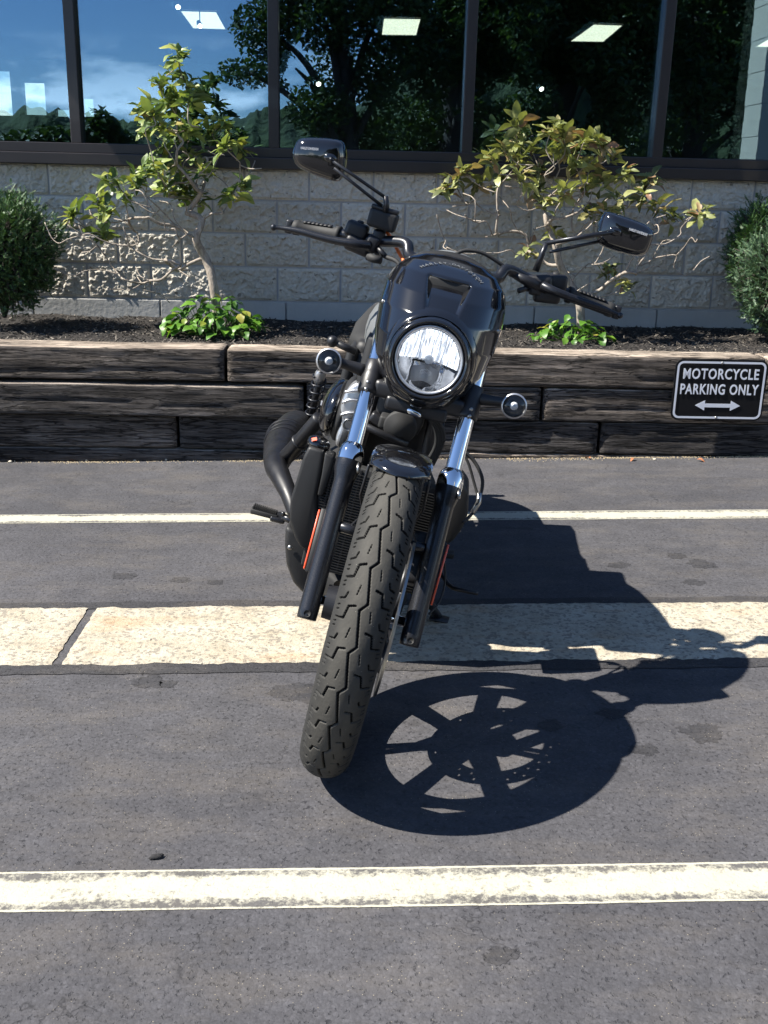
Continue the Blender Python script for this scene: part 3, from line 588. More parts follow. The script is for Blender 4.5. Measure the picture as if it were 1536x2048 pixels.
def rhodo(name, label, base_px, trunk_px, whorls, yl, m, seed, nleaf, twigs):
    rs = random.Random(seed); base = bl(*base_px, yl); base.z = float(bworld((bpx(*base_px, yl)[0], yl, .455))[2])
    t = tag(empty(name, base), label, 'shrub', 'flowering shrubs in the mulch bed')
    root = [base]+[bl(x, y, yl+dy) for x, y, dy in trunk_px]
    tips = [bl(x, y, yl+rs.uniform(-.2, .2)) for x, y in whorls]; tw = [bl(x, y, yl+rs.uniform(-.2, .12)) for x, y in twigs]
    tw += [(p+Vector((rs.gauss(0, .05), rs.gauss(0, .05), -abs(rs.gauss(.03, .04))))).lerp(root[-1], rs.uniform(0, .45)) for p in tips for _ in (0, 1, 2)]
    for _ in range(46): x_, y_ = rs.choice(twigs); tw.append(bl(x_+rs.gauss(0, 45), y_+rs.gauss(0, 30), yl+rs.uniform(-.18, .15)))
    V, F = grow(base, tips+tw, .021, root, .016, seed); part('branches', ([Vector(v)-base for v in V], F), M['bark'], t)
    lm = [leaf_mesh('leaf', L, W, m, cu, fo) for L, W, cu, fo in ((.088, .038, .22, .3), (.075, .036, .45, .15), (.08, .030, .05, .5), (.062, .032, -.1, .25), (.07, .03, .6, .6))]
    count = 0; EV, EF = [], []
    for p in tips:
        n_ = rs.choice((nleaf-1, nleaf, nleaf+1)); ph = rs.uniform(0, 6.3); ax = Euler((rs.uniform(-.6, .6), rs.uniform(-.6, .6), 0)).to_matrix()
        for k in range(n_):
            el = rs.uniform(-.35, .95); az = ph+k*2.4; M3 = ax@Euler((rs.uniform(-.5, .5), -el, az)).to_matrix()
            me_ = rs.choice(lm); mt = Matrix.LocRotScale(p-base+Vector((rs.gauss(0, .012), rs.gauss(0, .02), rs.uniform(-.03, .025))), M3.to_quaternion(), Vector((1, 1, 1))*rs.uniform(.55, 1.15)); count += 1
            if k < 7: o = obj('leaf', me_, t); o.matrix_local = mt
            else: j = len(EV); EV += [mt@v.co for v in me_.vertices]; EF += [tuple(q+j for q in pl.vertices) for pl in me_.polygons]
    o = part('small_leaves', (EV, EF), M['rhodo_a2' if m is M['rhodo_a'] else 'rhodo_b2'], t); o['kind'] = 'stuff'
    return t
WL = [(355, 112), (348, 140), (372, 168), (318, 168), (332, 198), (290, 212), (304, 232), (350, 205), (378, 202), (320, 250), (352, 238), (378, 258), (344, 280), (292, 258), (330, 300), (312, 338), (350, 335), (382, 308), (405, 345), (446, 250), (424, 268), (450, 292), (478, 300), (484, 372), (462, 392), (222, 362), (252, 396), (196, 402), (272, 362), (290, 340), (372, 388), (398, 396), (212, 424), (360, 360), (332, 372), (205, 470), (145, 432)]
rhodo('rhododendron_shrub', 'tall leggy shrub with green leaves in whorls rising left of the motorcycle', (436, 610), [(425, 560, 0), (410, 515, .02), (392, 478, -.02), (404, 440, 0)], WL, .62, M['rhodo_a'], 3, 22,
      [(135, 450), (165, 470), (180, 505), (240, 490), (270, 530), (300, 560), (330, 520), (250, 560), (480, 330), (350, 440)])
WR = [(1032, 252), (1034, 282), (890, 378), (905, 362), (925, 345), (958, 368), (984, 318), (1008, 300), (1000, 348), (1040, 318), (1062, 300), (1100, 268), (1118, 252), (1128, 280), (1112, 308), (1142, 300), (1166, 288), (1182, 274), (1202, 300), (1222, 312), (1180, 338), (1152, 330), (1078, 340), (1042, 352), (1070, 378), (1092, 408), (1132, 386), (1172, 376), (1204, 366), (1246, 352), (1300, 362), (1285, 392), (1318, 412), (1345, 436), (1402, 430), (1236, 402), (1212, 428), (1108, 470), (1056, 502), (1180, 420), (1215, 545), (1252, 572)]
rhodo('rhododendron_shrub', 'spreading shrub with yellowing leaves on bare twigs behind the right handlebar', (1165, 640), [(1158, 600, 0), (1140, 570, .03), (1120, 530, 0), (1110, 490, -.02)], WR, .66, M['rhodo_b'], 5, 20,
      [(1395, 478), (1360, 470), (1330, 488), (1280, 512), (1250, 545), (1200, 580), (930, 430), (985, 470), (1020, 500), (950, 400)])
def clump(label, px, rx, rz, n_, seed, yl):
    rs = random.Random(seed); x, y = px; base = bl(x, y, yl); base.z = float(bworld((bpx(x, y, yl)[0], yl, .458))[2]); t = tag(empty('leafy_clump', base), label, 'plant', 'low leafy clumps in the mulch bed')
    lm = [leaf_mesh('leaf', L, W, M['clump'], .35, .2, True) for L, W in ((.048, .044), (.04, .036), (.034, .03))]; st = []
    for i in range(n_):
        a = rs.uniform(0, 6.283); q = math.sqrt(rs.random()); px_, py_ = math.cos(a)*q*rx, math.sin(a)*q*.16; hz = rz*(1-q*q*.75)*rs.uniform(.35, 1.05); p = Vector((px_, py_, hz))
        out = Vector((px_/rx, py_/.16-.25, .25)); az = math.atan2(out.y, out.x)+rs.uniform(-1.0, 1.0)
        o = obj('leaf', rs.choice(lm), t); o.matrix_local = Matrix.LocRotScale(p, Euler((rs.uniform(-.5, .5), rs.uniform(-.35, .75), az)).to_quaternion(), Vector((1, 1, 1))*rs.uniform(.75, 1.25))
        if i % 2 == 0: st.append(tube([(px_*.35, py_*.35, 0), (px_*.8, py_*.8, hz*.6), p], .0016, 5, False, 2))
    part('stems', join(*st), M['clump'], t)
clump('bright green heart-leaved clump at the foot of the left shrub', (428, 662), .235, .19, 210, 4, .52)
clump('small bright green clump under the right handlebar grip', (1140, 655), .18, .115, 80, 9, .56)
def yew(label, c_px, base_px, yl, rx, ry, rz, n_, m, seed):
    rs = random.Random(seed); c = bl(*c_px, yl); base = bl(*base_px, yl); base.z = float(bworld((bpx(*base_px, yl)[0], yl, .45))[2]); t = tag(empty('yew_bush', base), label, 'bush', 'evergreen bushes at the edges of the bed')
    V, F = [], []; br = []
    for i in range(n_):
        u = rs.uniform(-1, 1); a = rs.uniform(0, 6.283); s_ = math.sqrt(1-u*u); d0 = Vector((s_*math.cos(a), s_*math.sin(a), u)); q = rs.uniform(.45, 1.)**.5; lump = 1+.26*noise.noise((d0.x*2.2, d0.y*2.2, d0.z*2.2+seed))+.2*noise.noise((d0.x*5, d0.y*5, d0.z*5+seed))+(.22 if rs.random() < .03 else 0)
        d = Vector((s_*math.cos(a), s_*math.sin(a), u)); p = c-base+Vector((d.x*rx, d.y*ry, d.z*rz))*q*lump
        if p.z < .03: continue
        dr = (d*.7+Vector((0, 0, .45))+Vector((rs.gauss(0, .6), rs.gauss(0, .6), rs.gauss(0, .5)))).normalized(); L = rs.uniform(.018, .042); side = dr.orthogonal().normalized(); side.rotate(Matrix.Rotation(rs.uniform(0, 6.3), 3, dr)); nrm = dr.cross(side)
        for k in range(11):
            f = k/10; o_ = p+dr*L*f; ln = .0095*(1-.4*f)*rs.uniform(.7, 1.1)
            for sg_ in (-1, 1):
                tip = o_+(side*sg_*1.1+dr*.5+nrm*rs.uniform(-.25, .35)).normalized()*ln; w = dr*.0016; j = len(V)
                V += [o_-w, o_+w, tip]; F.append((j, j+1, j+2))
        if i % 6 == 0: br.append(tube([(c-base)*.15, (c-base).lerp(p, .4), p], [.010, .005, .0015], 5, False, 2))
    fo = part('foliage', (V, F), m, t, False); fo['kind'] = 'stuff'
    part('branches', join(*br), M['tree_bark'], t)
yew('dark green yew bush at the left end of the mulch bed', (8, 504), (8, 640), .66, .24, .24, .265, 6500, M['yew'], 2)
yew('blue-green yew bush cut off by the right edge of the picture', (1562, 560), (1560, 665), .55, .19, .2, .25, 6000, M['yew_blue'], 6)
yew('shadowed yew bush against the wall behind the blue-green one', (1525, 505), (1545, 650), .86, .17, .13, .25, 3200, M['yew'], 8)

# ------------------------------------------------------------------ pebbles and fallen leaves by the timbers
peb = [leaf_mesh('leaf_litter', .03, .018, mat('dry_leaf', (.32, .12, .05), .7), .6, .6)]
stone = []
for s in range(3):
    bm = bmesh.new(); bmesh.ops.create_icosphere(bm, subdivisions=2, radius=1)
    for v in bm.verts: v.co = Vector((v.co.x, v.co.y*.8, v.co.z*.6))*(1+.25*noise.noise(v.co*1.3+Vector((s*5, 0, 0))))
    V, F = bmvf(bm); stone.append(mesh('pebble', V, F, mat('pale_pebble', (.48, .43, .34), .8)))
for i, (x, y, r_, lab) in enumerate(((21, 925, .009, 'pale pebble at the foot of the timbers near the left edge'), (32, 923, .011, 'rounder pale pebble beside another near the left edge'), (173, 922, .011, 'pale pebble under the left timbers by a dry leaf'), (270, 922, .008, 'whitish pebble left of the exhaust at the timber foot'), (333, 921, .011, 'grey pebble left of the exhaust at the timber foot'), (1309, 920, .008, 'small pale pebble below the sign'))):
    p = ground(x, y); o = obj('pebble', stone[i % 3], None, (p[0], p[1], r_*.45), (0, 0, i*1.1)); o.scale = (r_, r_, r_); tag(o, lab, 'pebble', 'pebbles at the foot of the timbers')
for i, (x, y, lab) in enumerate(((137, 923, 'curled red-brown leaf at the foot of the left timbers'), (1180, 920, 'dry tan leaf at the timber foot below the joint'), (1270, 920, 'small dry leaf at the timber foot left of the sign'), (1394, 922, 'orange-brown curled leaf below the sign'))):
    p = ground(x, y); o = obj('fallen_leaf', peb[0], None, (p[0], p[1], .007), (.2, -.3, i*1.9)); tag(o, lab, 'leaf', 'dry leaves at the timber foot')
p = ground(313, 1717); o = obj('stone_chip', stone[1].copy(), None, (p[0], p[1], .004), (0, 0, .3)); o.data.materials.clear(); o.data.materials.append(M['sealant']); o.scale = (.013, .007, .008); tag(o, 'small dark stone chip lying above the nearest white line', 'stone')
V, F = [], []
for i in range(2600):
    x = random.uniform(-1.9, 1.9); w = .010+.02*max(0, noise.noise((x*2.1, 3, 3))+.25); q = bworld((x, 0, 0)); y = q[1]+.012-abs(random.gauss(0, w)); s = random.uniform(.0012, .0034); k = len(V); z = .0005
    if noise.noise((x*1.7, 9, 1)) < -.15 and random.random() < .8: continue
    V += [(q[0]-s, y, z), (q[0]+s, y-s*.4, z), (q[0], y+s, z), (q[0], y, z+s*1.2)]; F += [(k, k+1, k+3), (k+1, k+2, k+3), (k+2, k, k+3)]
m = mat('tan_grit', (.5, .4, .25), .9); o = obj('grit', mesh('grit', V, F, m, False)); tag(o, 'tan grit washed along the foot of the timber wall', 'grit', kind='stuff')

# ------------------------------------------------------------------ what the windows mirror: trees, wooded hill and a pillar behind the camera
def tree(label, x, y, h, crown, seed, n_=5200, leaf=.16):
    """crown: list of (dx, dy, z, rx, rz) lumps"""
    rs = random.Random(seed); t = tag(empty('oak_tree', (x, y, 0)), label, 'tree', 'trees across the lot, mirrored in the windows')
    tp = []
    tp.append(tube([(0, 0, -.1), (.05, 0, h*.3), (-.1, .1, h*.6), (0, 0, h*.92)], [.26, .2, .12, .03], 10, True, 4))
    for (dx, dy, z, rx, rz) in crown: tp.append(tube([(0, 0, z*.55), (dx*.5, dy*.5, z*.85), (dx, dy, z)], [.1, .06, .02], 7, True, 4))
    part('trunk', join(*tp), M['tree_bark'], t)
    V = []; F = []; w = np.array([c[3]**2*c[4] for c in crown]); w = w/w.sum(); ci = rng.choice(len(crown), n_, p=w)
    for k in ci:
        dx, dy, z, rx, rz = crown[k]; d = Vector((rs.gauss(0, 1), rs.gauss(0, 1), rs.gauss(0, 1))).normalized(); q = rs.random()**.4
        p = Vector((dx+d.x*rx*q, dy+d.y*rx*q, z+d.z*rz*q))
        if noise.noise(p*.9+Vector((seed, 0, 0))) < -.12: continue
        e = Euler((rs.uniform(-.9, .9), rs.uniform(-.9, .9), rs.uniform(0, 6.3))).to_matrix(); L = leaf*rs.uniform(.6, 1.3); j = len(V)
        V += [p+e@Vector(v) for v in ((-L/2, 0, 0), (0, -L*.3, .02), (L/2, 0, -.02), (0, L*.3, .02))]; F.append((j, j+1, j+2, j+3))
    o = part('crown', (V, F), M['tree_leaf'], t, False); o['kind'] = 'stuff'; return t
def rp(x, y, Y): return refl(x, y, Y)
def tree_at(label, Y, xpx, lumps, seed, n_, leaf, h):
    b = rp(xpx, 300, Y); cr = []
    for (lx, ly, wpx, hpx, dy) in lumps:
        q = rp(lx, ly, Y); D = abs(q[1]-2*5.4); s = D/FPX; cr.append((q[0]-b[0], dy, max(.5, q[2]), wpx*s, hpx*s))
    return tree(label, b[0], Y, h, cr, seed, n_, leaf)
tree_at('big oak with a long low limb, mirrored in the middle windows', -9, 690, [(540, 60, 75, 55, 0), (500, 150, 60, 28, .4), (590, 130, 70, 45, -.5), (640, 30, 110, 70, .6), (700, 120, 90, 70, -1), (760, 30, 110, 80, 0), (660, -90, 160, 90, 0), (800, 160, 90, 80, .5), (640, 225, 60, 55, .8), (700, 270, 90, 50, -.5)], 11, 30000, .115, 7)
tree_at('broad dense oak mirrored behind the headlight windows', -10.5, 900, [(860, 60, 120, 90, 0), (930, 150, 120, 90, 1), (880, 250, 130, 70, -1), (980, 40, 130, 100, .5), (960, -80, 160, 100, 0), (1000, 220, 110, 90, .4)], 12, 26000, .14, 8)
tree_at('tall dark oak mirrored above the right shrub', -12, 1120, [(1080, 60, 140, 100, 0), (1150, 170, 130, 100, 1), (1090, 260, 120, 80, -1), (1210, 60, 140, 110, 0), (1130, -80, 170, 100, .5), (1220, 250, 120, 90, .3)], 13, 26000, .16, 9)
tree_at('dark oak mirrored at the right end of the windows', -13, 1380, [(1330, 70, 150, 110, 0), (1400, 180, 140, 110, 1), (1340, 270, 130, 80, -1), (1480, 80, 150, 120, 0), (1400, -80, 170, 110, .3), (1500, 240, 140, 100, .5), (1600, 150, 150, 150, 0)], 14, 26000, .17, 9)
tree_at('small round tree mirrored low in the left windows', -26, 215, [(205, 262, 35, 40, 0), (180, 290, 40, 30, .5), (235, 285, 30, 25, -.5)], 15, 2200, .3, 2.6)
tree_at('row tree mirrored at the far left', -26, 70, [(60, 290, 60, 26, 0), (110, 288, 45, 30, .8), (15, 295, 45, 22, -.6)], 16, 2200, .3, 1.6)
# sunlit block pillar of the porch, mirrored at the far right
pa, pb = refl(1502, 322, -3.5), refl(1580, 322, -3.5); pw = float(np.hypot(*(pb-pa)[:2])); pc_ = (pa+pb)/2
pil = tag(empty('stone_pillar', (pc_[0]+.1, pc_[1], 0)), 'sunlit block pillar mirrored at the right edge of the windows', 'pillar')
for k in range(22): part('stone', box(((-1)**k*.003, 0, .1+k*.2), (pw+.3, .55, .198), .003), M['pillar'], pil, False)
# wooded ridge far behind
V, F = [], []; nx = 1300
for j in range(6):
    for i in range(nx+1):
        x = -170+340*i/nx; hz = 8.5+2.5*noise.noise((x*.03, 2, 1))+2.2*noise.noise((x*.12, 5, 1))+.9*abs(noise.noise((x*.5, 1, 3)))+.5*abs(noise.noise((x*1.3, 4, 3)))+15*min(1, max(0, (x-2)/22))
        V.append((x, -95-j*3+4*noise.noise((x*.2, j*.9, 2)), (-.5, hz*.45, hz*.72, hz*.9, hz, hz*.8)[j]+(.6*noise.noise((x*.8, j*2., 7)) if j else 0)))
F = [(j*(nx+1)+i, (j+1)*(nx+1)+i, (j+1)*(nx+1)+i+1, j*(nx+1)+i+1) for j in range(5) for i in range(nx)]
o = obj('hills', mesh('hills', V, F, M['hill'])); tag(o, 'low wooded ridge across the road, mirrored in the windows', 'hill', kind='structure')
# ------------------------------------------------------------------ motorcycle
bike = empty('motorcycle'); bike.matrix_world = Matrix(((MN[0], MT[0], MU[0], MO[0]), (MN[1], MT[1], MU[1], MO[1]), (MN[2], MT[2], MU[2], MO[2]), (0, 0, 0, 1)))
tag(bike, 'black cruiser motorcycle with small headlight fairing leaning on its kickstand', 'motorcycle')
def P(name, vf, m, parent=bike, smooth=True, label=None): return part(name, vf, M[m] if isinstance(m, str) else m, parent, smooth, label)
def V3(*a): return Vector(a)
AX = V3(0, 0, TR)
# --- front wheel: tyre with cut tread
def tread(s, w):
    """groove depth for arc length s (m) and lateral arc w (m); s, w numpy"""
    per = 2*math.pi*TR/28
    d = np.full(s.shape, 9.)
    def seg(a, b, off=0., hw=.0021):
        nonlocal d
        ss = (s+off) % per
        for sh in (-per, 0, per):
            ax, ay = a[0]+sh, a[1]; bx_, by = b[0]+sh, b[1]; vx, vy = bx_-ax, by-ay; L2 = vx*vx+vy*vy+1e-12
            t = np.clip(((ss-ax)*vx+(w-ay)*vy)/L2, 0, 1); q = np.hypot(ss-ax-t*vx, w-ay-t*vy)/hw; d = np.minimum(d, q)
    # stepped centre groove
    h = per
    for k in (0,):
        o = k*h; seg((o, .0055), (o+h*.82, -.0055), 0, .0020); seg((o+h*.82, -.0055), (o+h, .0055), 0, .0020)
    for sg_, off in ((1, 0.), (-1, per*.45)):
        seg((0, sg_*.050), (.001, sg_*.031), off, .0019); seg((.001, sg_*.031), (.023, sg_*.026), off, .0019); seg((.023, sg_*.026), (.026, sg_*.014), off, .0019)
        seg((.034, sg_*.052), (.036, sg_*.038), off, .0017); seg((.036, sg_*.038), (.046, sg_*.034), off, .0017)
        for q in (.014, .022, .058, .066): seg((q, sg_*.054), (q+.001, sg_*.046), off, .0011)
        seg((.045, sg_*.0165), (.062, sg_*.0135), off, .0008)
    return np.clip((1.15-d)*4, 0, 1)
NT, NW = 1800, 181
th = np.linspace(0, 2*math.pi, NT, endpoint=False); ph = np.linspace(-R(112), R(112), NW)
TH, PH = np.meshgrid(th, ph, indexing='ij')
bsec, asec = .048, .0505
dep_ = tread(TH*TR, PH*.049)*.0042*(np.abs(PH) < R(72))
rho = TR-bsec+(bsec-dep_)*np.cos(PH)+.0; lat = (asec-dep_*.6)*np.sin(PH)
V = np.stack([lat, -rho*np.cos(TH), TR+rho*np.sin(TH)], -1).reshape(-1, 3)
ii = np.arange(NT)[:, None]*NW+np.arange(NW-1)[None, :]; jj = ((np.arange(NT)+1) % NT)[:, None]*NW+np.arange(NW-1)[None, :]
F = np.stack([ii, ii+1, jj+1, jj], -1).reshape(-1, 4)
fd = (dep_[:, :-1]+dep_[:, 1:]).reshape(-1)/2; mi = (fd > .0024).astype(int)
FW = P('front_wheel', lathe([(.238, -.042), (.246, -.044), (.25, -.04), (.232, -.030), (.222, -.012), (.222, .012), (.232, .030), (.25, .04), (.246, .044), (.238, .042), (.224, .03), (.214, .012), (.214, -.012), (.224, -.03), (.238, -.042)], AX, (1, 0, 0), 72), 'satin')
me = mesh('tyre', V, F.tolist(), [M['tyre'], M['groove']], True, mi); obj('tyre', me, FW)
P('hub', lathe([(.014, -.078), (.034, -.078), (.036, -.05), (.030, -.03), (.030, .03), (.05, .04), (.052, .056), (.02, .058)], AX, (1, 0, 0), 48), 'satin', FW, False)
for k in range(7):
    a = 2*math.pi*k/7+.25
    for s in (-1, 1):
        vs_ = []
        for (q, da, hw, t_) in ((.03, .16, .010, .02), (.12, .075, .0065, .013), (.218, .055, .0085, .012)):
            for lx, o in ((-t_, -hw), (t_, -hw), (t_, hw), (-t_, hw)):
                aa = a+s*da*(.03/q if q < .05 else 1); vs_.append((lx, -(q*math.cos(aa)-o*math.sin(aa)), TR+q*math.sin(aa)+o*math.cos(aa)))
        F = []
        for j in range(2):
            for i in range(4): F.append((j*4+i, j*4+(i+1) % 4, (j+1)*4+(i+1) % 4, (j+1)*4+i))
        P('spoke', (vs_, F), 'satin', FW, False)
# brake disc with a drilled friction ring
na, V, F = 120, [], []
rr_ = [.108, .120, .127, .138, .145, .157]
for sx in (-.0025, .0025):
    for q in rr_:
        for k in range(na): a = 2*math.pi*k/na; V.append((.064+sx, -q*math.cos(a), TR+q*math.sin(a)))
nr = len(rr_)
for s in (0, 1):
    for j in range(nr-1):
        for k in range(na):
            if (j == 1 and k % 5 == 0) or (j == 3 and k % 5 == 2): continue
            b0 = s*nr*na; F.append((b0+j*na+k, b0+j*na+(k+1) % na, b0+(j+1)*na+(k+1) % na, b0+(j+1)*na+k))
for q in (0, nr-1):
    for k in range(na): F.append((q*na+k, q*na+(k+1) % na, nr*na+q*na+(k+1) % na, nr*na+q*na+k))
BD = P('brake_disc', (V, F), 'steel', FW, False)
arms = []
for k in range(7):
    a = 2*math.pi*k/7; arms.append(tube([(.060, -.04*math.cos(a-.3), TR+.04*math.sin(a-.3)), (.063, -.112*math.cos(a), TR+.112*math.sin(a))], [.008, .006], 6))
P('disc_carrier', join(*arms), 'satin', FW)
P('valve_stem', tube([(-.0, -.214*math.cos(-1.9), TR+.214*math.sin(-1.9)), (-.012, -.190*math.cos(-1.9), TR+.190*math.sin(-1.9))], .004, 8), 'rubber', FW)
# --- fork
FK = lambda u: -.03+.53*(u-.296)
FX = lambda s, u: V3(s*.1045, FK(u), u)
axd = V3(0, .53, 1).normalized()
P('axle', lathe([(.0105, -.10), (.0105, .10)], AX, (1, 0, 0), 20, True), 'chrome')
P('wheel_spacer', lathe([(.02, 0), (.03, .002), (.031, .014), (.022, .016)], V3(-.078, 0, TR), (1, 0, 0), 40, True), 'satin', bike, False)
for s in (-1, 1):
    b = FX(s, .296); prof = [(.001, 0), (.0185, 0), (.0198, .002), (.0202, .02), (.0202, .285), (.0215, .295), (.0262, .312), (.0268, .33)]
    fl = P('fork_leg', lathe(prof, b, axd, 32), 'fork')
    P('bolt_hole', lathe([(.0, 0), (.0055, .0), (.0058, .0012), (.007, .0014)], b+axd*.016-V3(0, .0205, -.004)*1, V3(0, -1, .3), 14), 'rubber', fl)
    P('dust_cap', lathe([(.0270, .330), (.0272, .338), (.0265, .349), (.0235, .360), (.0185, .367), (.017, .368)], b, axd, 32), 'chrome', fl)
    P('bolt', tube([b+axd*.335+V3(.02, -.018, 0), b+axd*.318+V3(.024, -.022, 0)], [.005, .0035], 8), 'steel', fl)
    P('fork_tube', lathe([(.0168, .36), (.0168, .69)], b, axd, 32), 'chrome')
    P('fork_clamp', lathe([(.017, .476), (.0215, .478), (.0225, .483), (.0225, .512), (.0215, .516), (.0218, .520), (.0205, .545), (.0175, .548)], b, axd, 28), 'satin')
    P('clamp_bolt', join(*[lathe([(.0, .004), (.0038, .004), (.0045, 0)], b+axd*h_+V3(s*.004, -.0222, 0), V3(0, -1, .1), 8) for h_ in (.49, .505)]), 'steel')
    P('upper_clamp', lathe([(.017, .655), (.022, .657), (.022, .685), (.001, .692)], b, axd, 24), 'satin')
    # fender brace lug and axle pinch
    q = FX(s, .47); P('fender_lug', lathe([(.009, 0), (.011, .002), (.011, .030), (.008, .034)], q+V3(-s*.018, -.004, 0), (-s, -.1, 0), 16, True), 'fork')
    # reflector on its bracket, outboard of the leg
    a1, a2 = (S(643, 1018, .075), S(611, 1140, .015)) if s < 0 else (S(893, 1088, .085), S(858, 1212, .02))
    dd = (a2-a1).normalized(); side = V3(s, 0, 0); ctr = (a1+a2)/2; nn = dd.cross(side).normalized()
    L = (a2-a1).length
    def bar(c, w, t, L_, off): 
        c = c+side*off; return prism([c-dd*L_/2-side*w/2, c+dd*L_/2-side*w/2, c+dd*L_/2+side*w/2, c-dd*L_/2+side*w/2], nn*t, .001, 1)
    rb = P('reflector_bracket', bar(ctr, .013, .008, L*1.03, -s*s*.006 if s > 0 else -.006), 'plastic')
    P('reflector', bar(ctr, .0042, .010, L*.97, .0035), 'reflect_orange', rb)
    if s > 0:
        P('small_reflector', tube([S(853, 1218, .0), S(849, 1236, -.005)], .0022, 8), 'reflect_orange', rb)
# lower yoke with its oval badge, steering stem
ly = FX(1, .735); yk = P('lower_yoke', join(box((0, ly.y+.004, ly.z), (.19, .05, .036), .010), box((0, ly.y+.03, ly.z+.05), (.07, .06, .10), .012), box((0, ly.y-.005, ly.z-.022), (.13, .04, .03), .008)), 'satin')
P('badge', ball(S(828, 826, ly.y-.035), 1, 16, (.0165, .004, .0075), Euler((0, R(13), 0))), 'chrome', yk)
P('upper_yoke', box((0, FK(.895)+.0, .895), (.25, .055, .03), .009), 'satin')
P('steering_stem', tube([V3(0, ly.y+.03, ly.z), V3(0, FK(.90)+.03, .90)], .026, 16), 'satin')
# --- brake caliper on the left leg
cq = FX(1, .44); cal = P('brake_caliper', box(cq+V3(-.022, .055, -.01), (.045, .06, .11), .012, 2, Euler((R(-28), 0, 0))), 'satin')
P('caliper_bolt', join(ball(cq+V3(-.046, .03, .025), .006, 8), ball(cq+V3(-.046, .045, -.03), .006, 8)), 'steel', cal)
# --- front fender
def fend(a, b):
    ang = R(72)+R(76)*b; x = (a*2-1); w = .0575*(1-.25*max(0, .10-b)/.10*0); e = abs(x)
    rh = .3375-.012*e**3-.003*math.sin(b*3.1); lip = .006*(1-min(1, b/.06))
    ang2 = ang+R(7)*e**2*(1-b)*(1 if b < .5 else 0)
    return (x*w, -(rh-lip)*math.cos(ang2), TR+(rh-lip)*math.sin(ang2))
fe = P('front_fender', grid(24, 30, fend), 'gloss'); solid(fe, .003)
for s in (-1, 1):
    c = V3(*fend(0 if s < 0 else 1, .0)); q = FX(s, .47)+V3(-s*.052, -.005, 0)
    pts = [c+V3(0, .004, -.003), c.lerp(q, .45)+V3(s*.006, 0, 0), q+V3(-s*.004, .006, .035), q+V3(s*.012, 0, .012), q]
    P('brace', tube(pts, .0028, 8), 'satin', fe)
# --- headlight
HC = S(858, 720, .135); hd = (V3(0, -1.0, .10)).normalized()
hl = P('headlight', lathe([(.060, .10), (.075, .085), (.083, .05), (.0845, .02), (.0825, .002), (.0775, -.008), (.0735, -.009), (.0705, -.004), (.0685, .004)], HC, -hd, 56), 'gloss')
P('rim', lathe([(.0685, .004), (.0680, -.003), (.0655, -.005), (.0625, -.001), (.0615, .003)], HC, -hd, 56), 'alu', hl)
# fluted reflector bowl
V, F = [], []; e1 = V3(1, 0, 0); e2 = hd.cross(e1).normalized(); 
if e2.z < 0: e2 = -e2
nr_, na = 24, 96
for j in range(nr_+1):
    q = j/nr_; rad = .0625*q
    for k in range(na):
        a = 2*math.pi*k/na; x, y = rad*math.cos(a), rad*math.sin(a); dp = .042*(1-q*q)
        if y > -.008: dp += .0035*abs(math.sin(x*430))*min(1, (y+.008)/.008)-.0035
        else: dp += .006*(math.floor((x+.06)/.03) % 2)-.003
        V.append(HC+e1*x+e2*y-hd*(dp+.004))
F = [(j*na+k, j*na+(k+1) % na, (j+1)*na+(k+1) % na, (j+1)*na+k) for j in range(nr_) for k in range(na)]
P('reflector', (V, F), 'reflector', hl)
def glow(a, b):
    ang = -.12+(math.pi+.24)*a; q = .10+.88*b; x, y = .0605*q*math.cos(ang), .0605*q*math.sin(ang)
    return HC+e1*x+e2*y-hd*(.034*(1-q*q)+.003+.0012*abs(math.sin(x*650)))
P('reflector_flutes', grid(120, 16, glow), 'lamp_glow', hl)
P('lower_shade', grid(20, 6, lambda a, b: HC+e1*((a-.5)*.094)+e2*(-.016-.032*b+.004*math.cos((a-.5)*9))-hd*(.012+.016*(1-b)+.05*(a-.5)**2)), 'signal_bowl', hl)
P('projector', lathe([(.0, .0), (.008, .001), (.014, .005), (.017, .011)], HC-e2*.036-hd*.003, -hd, 20), 'lens', hl)
P('bulb_shield', lathe([(.0, -.002), (.006, -.001), (.009, .002), (.0095, .012)], HC-hd*.003, -hd, 20), 'grey_cap', hl)
P('lens', lathe([(.0001, -.0075), (.02, -.0068), (.04, -.0045), (.055, -.0015), (.062, .001)], HC, -hd, 56), 'lens', hl)
# --- headlight fairing: bulged shell open round the lamp
UK = [.722, .735, .765, .80, .85, .90, .94, .972, .992, 1.005, 1.012]; HW = [.030, .066, .096, .113, .124, .128, .125, .112, .092, .062, .02]
RF = [.165, .150, .140, .136, .138, .160, .196, .242, .285, .325, .35]; RS = [.05, .07, .10, .125, .145, .145, .125, .095, .065, .035, .01]
fi = lambda T, u: float(np.interp(u, UK, T))
def fpt(x, u):
    """x in -1..1 across, u height -> point on the shell"""
    w = fi(HW, u); rf = fi(RF, u); e = abs(x); r_ = rf+fi(RS, u)*(1-math.sqrt(max(0, 1-.98*e*e)))
    return V3(x*w, r_, u)
def vent(p):
    """depth of the intake cut in the brow"""
    t = (p.z-.888)/.084
    if t < 0 or t > 1.02: return 0.
    hw = .030+.018*t; e = abs(p.x)/hw
    return 0. if e > 1 else .034*max(0, t)**1.2*min(1, (1-e)/.22)*min(1, (1.02-t)/.07)
NU, NV = 110, 120; V = []; keep = []
for j in range(NV+1):
    u = UK[0]+(UK[-1]-UK[0])*j/NV
    for i in range(NU+1):
        p = fpt(2*i/NU-1, u); V.append(p+V3(0, vent(p), 0)); keep.append(math.hypot(p.x-HC.x, p.z-HC.z) > .0805)
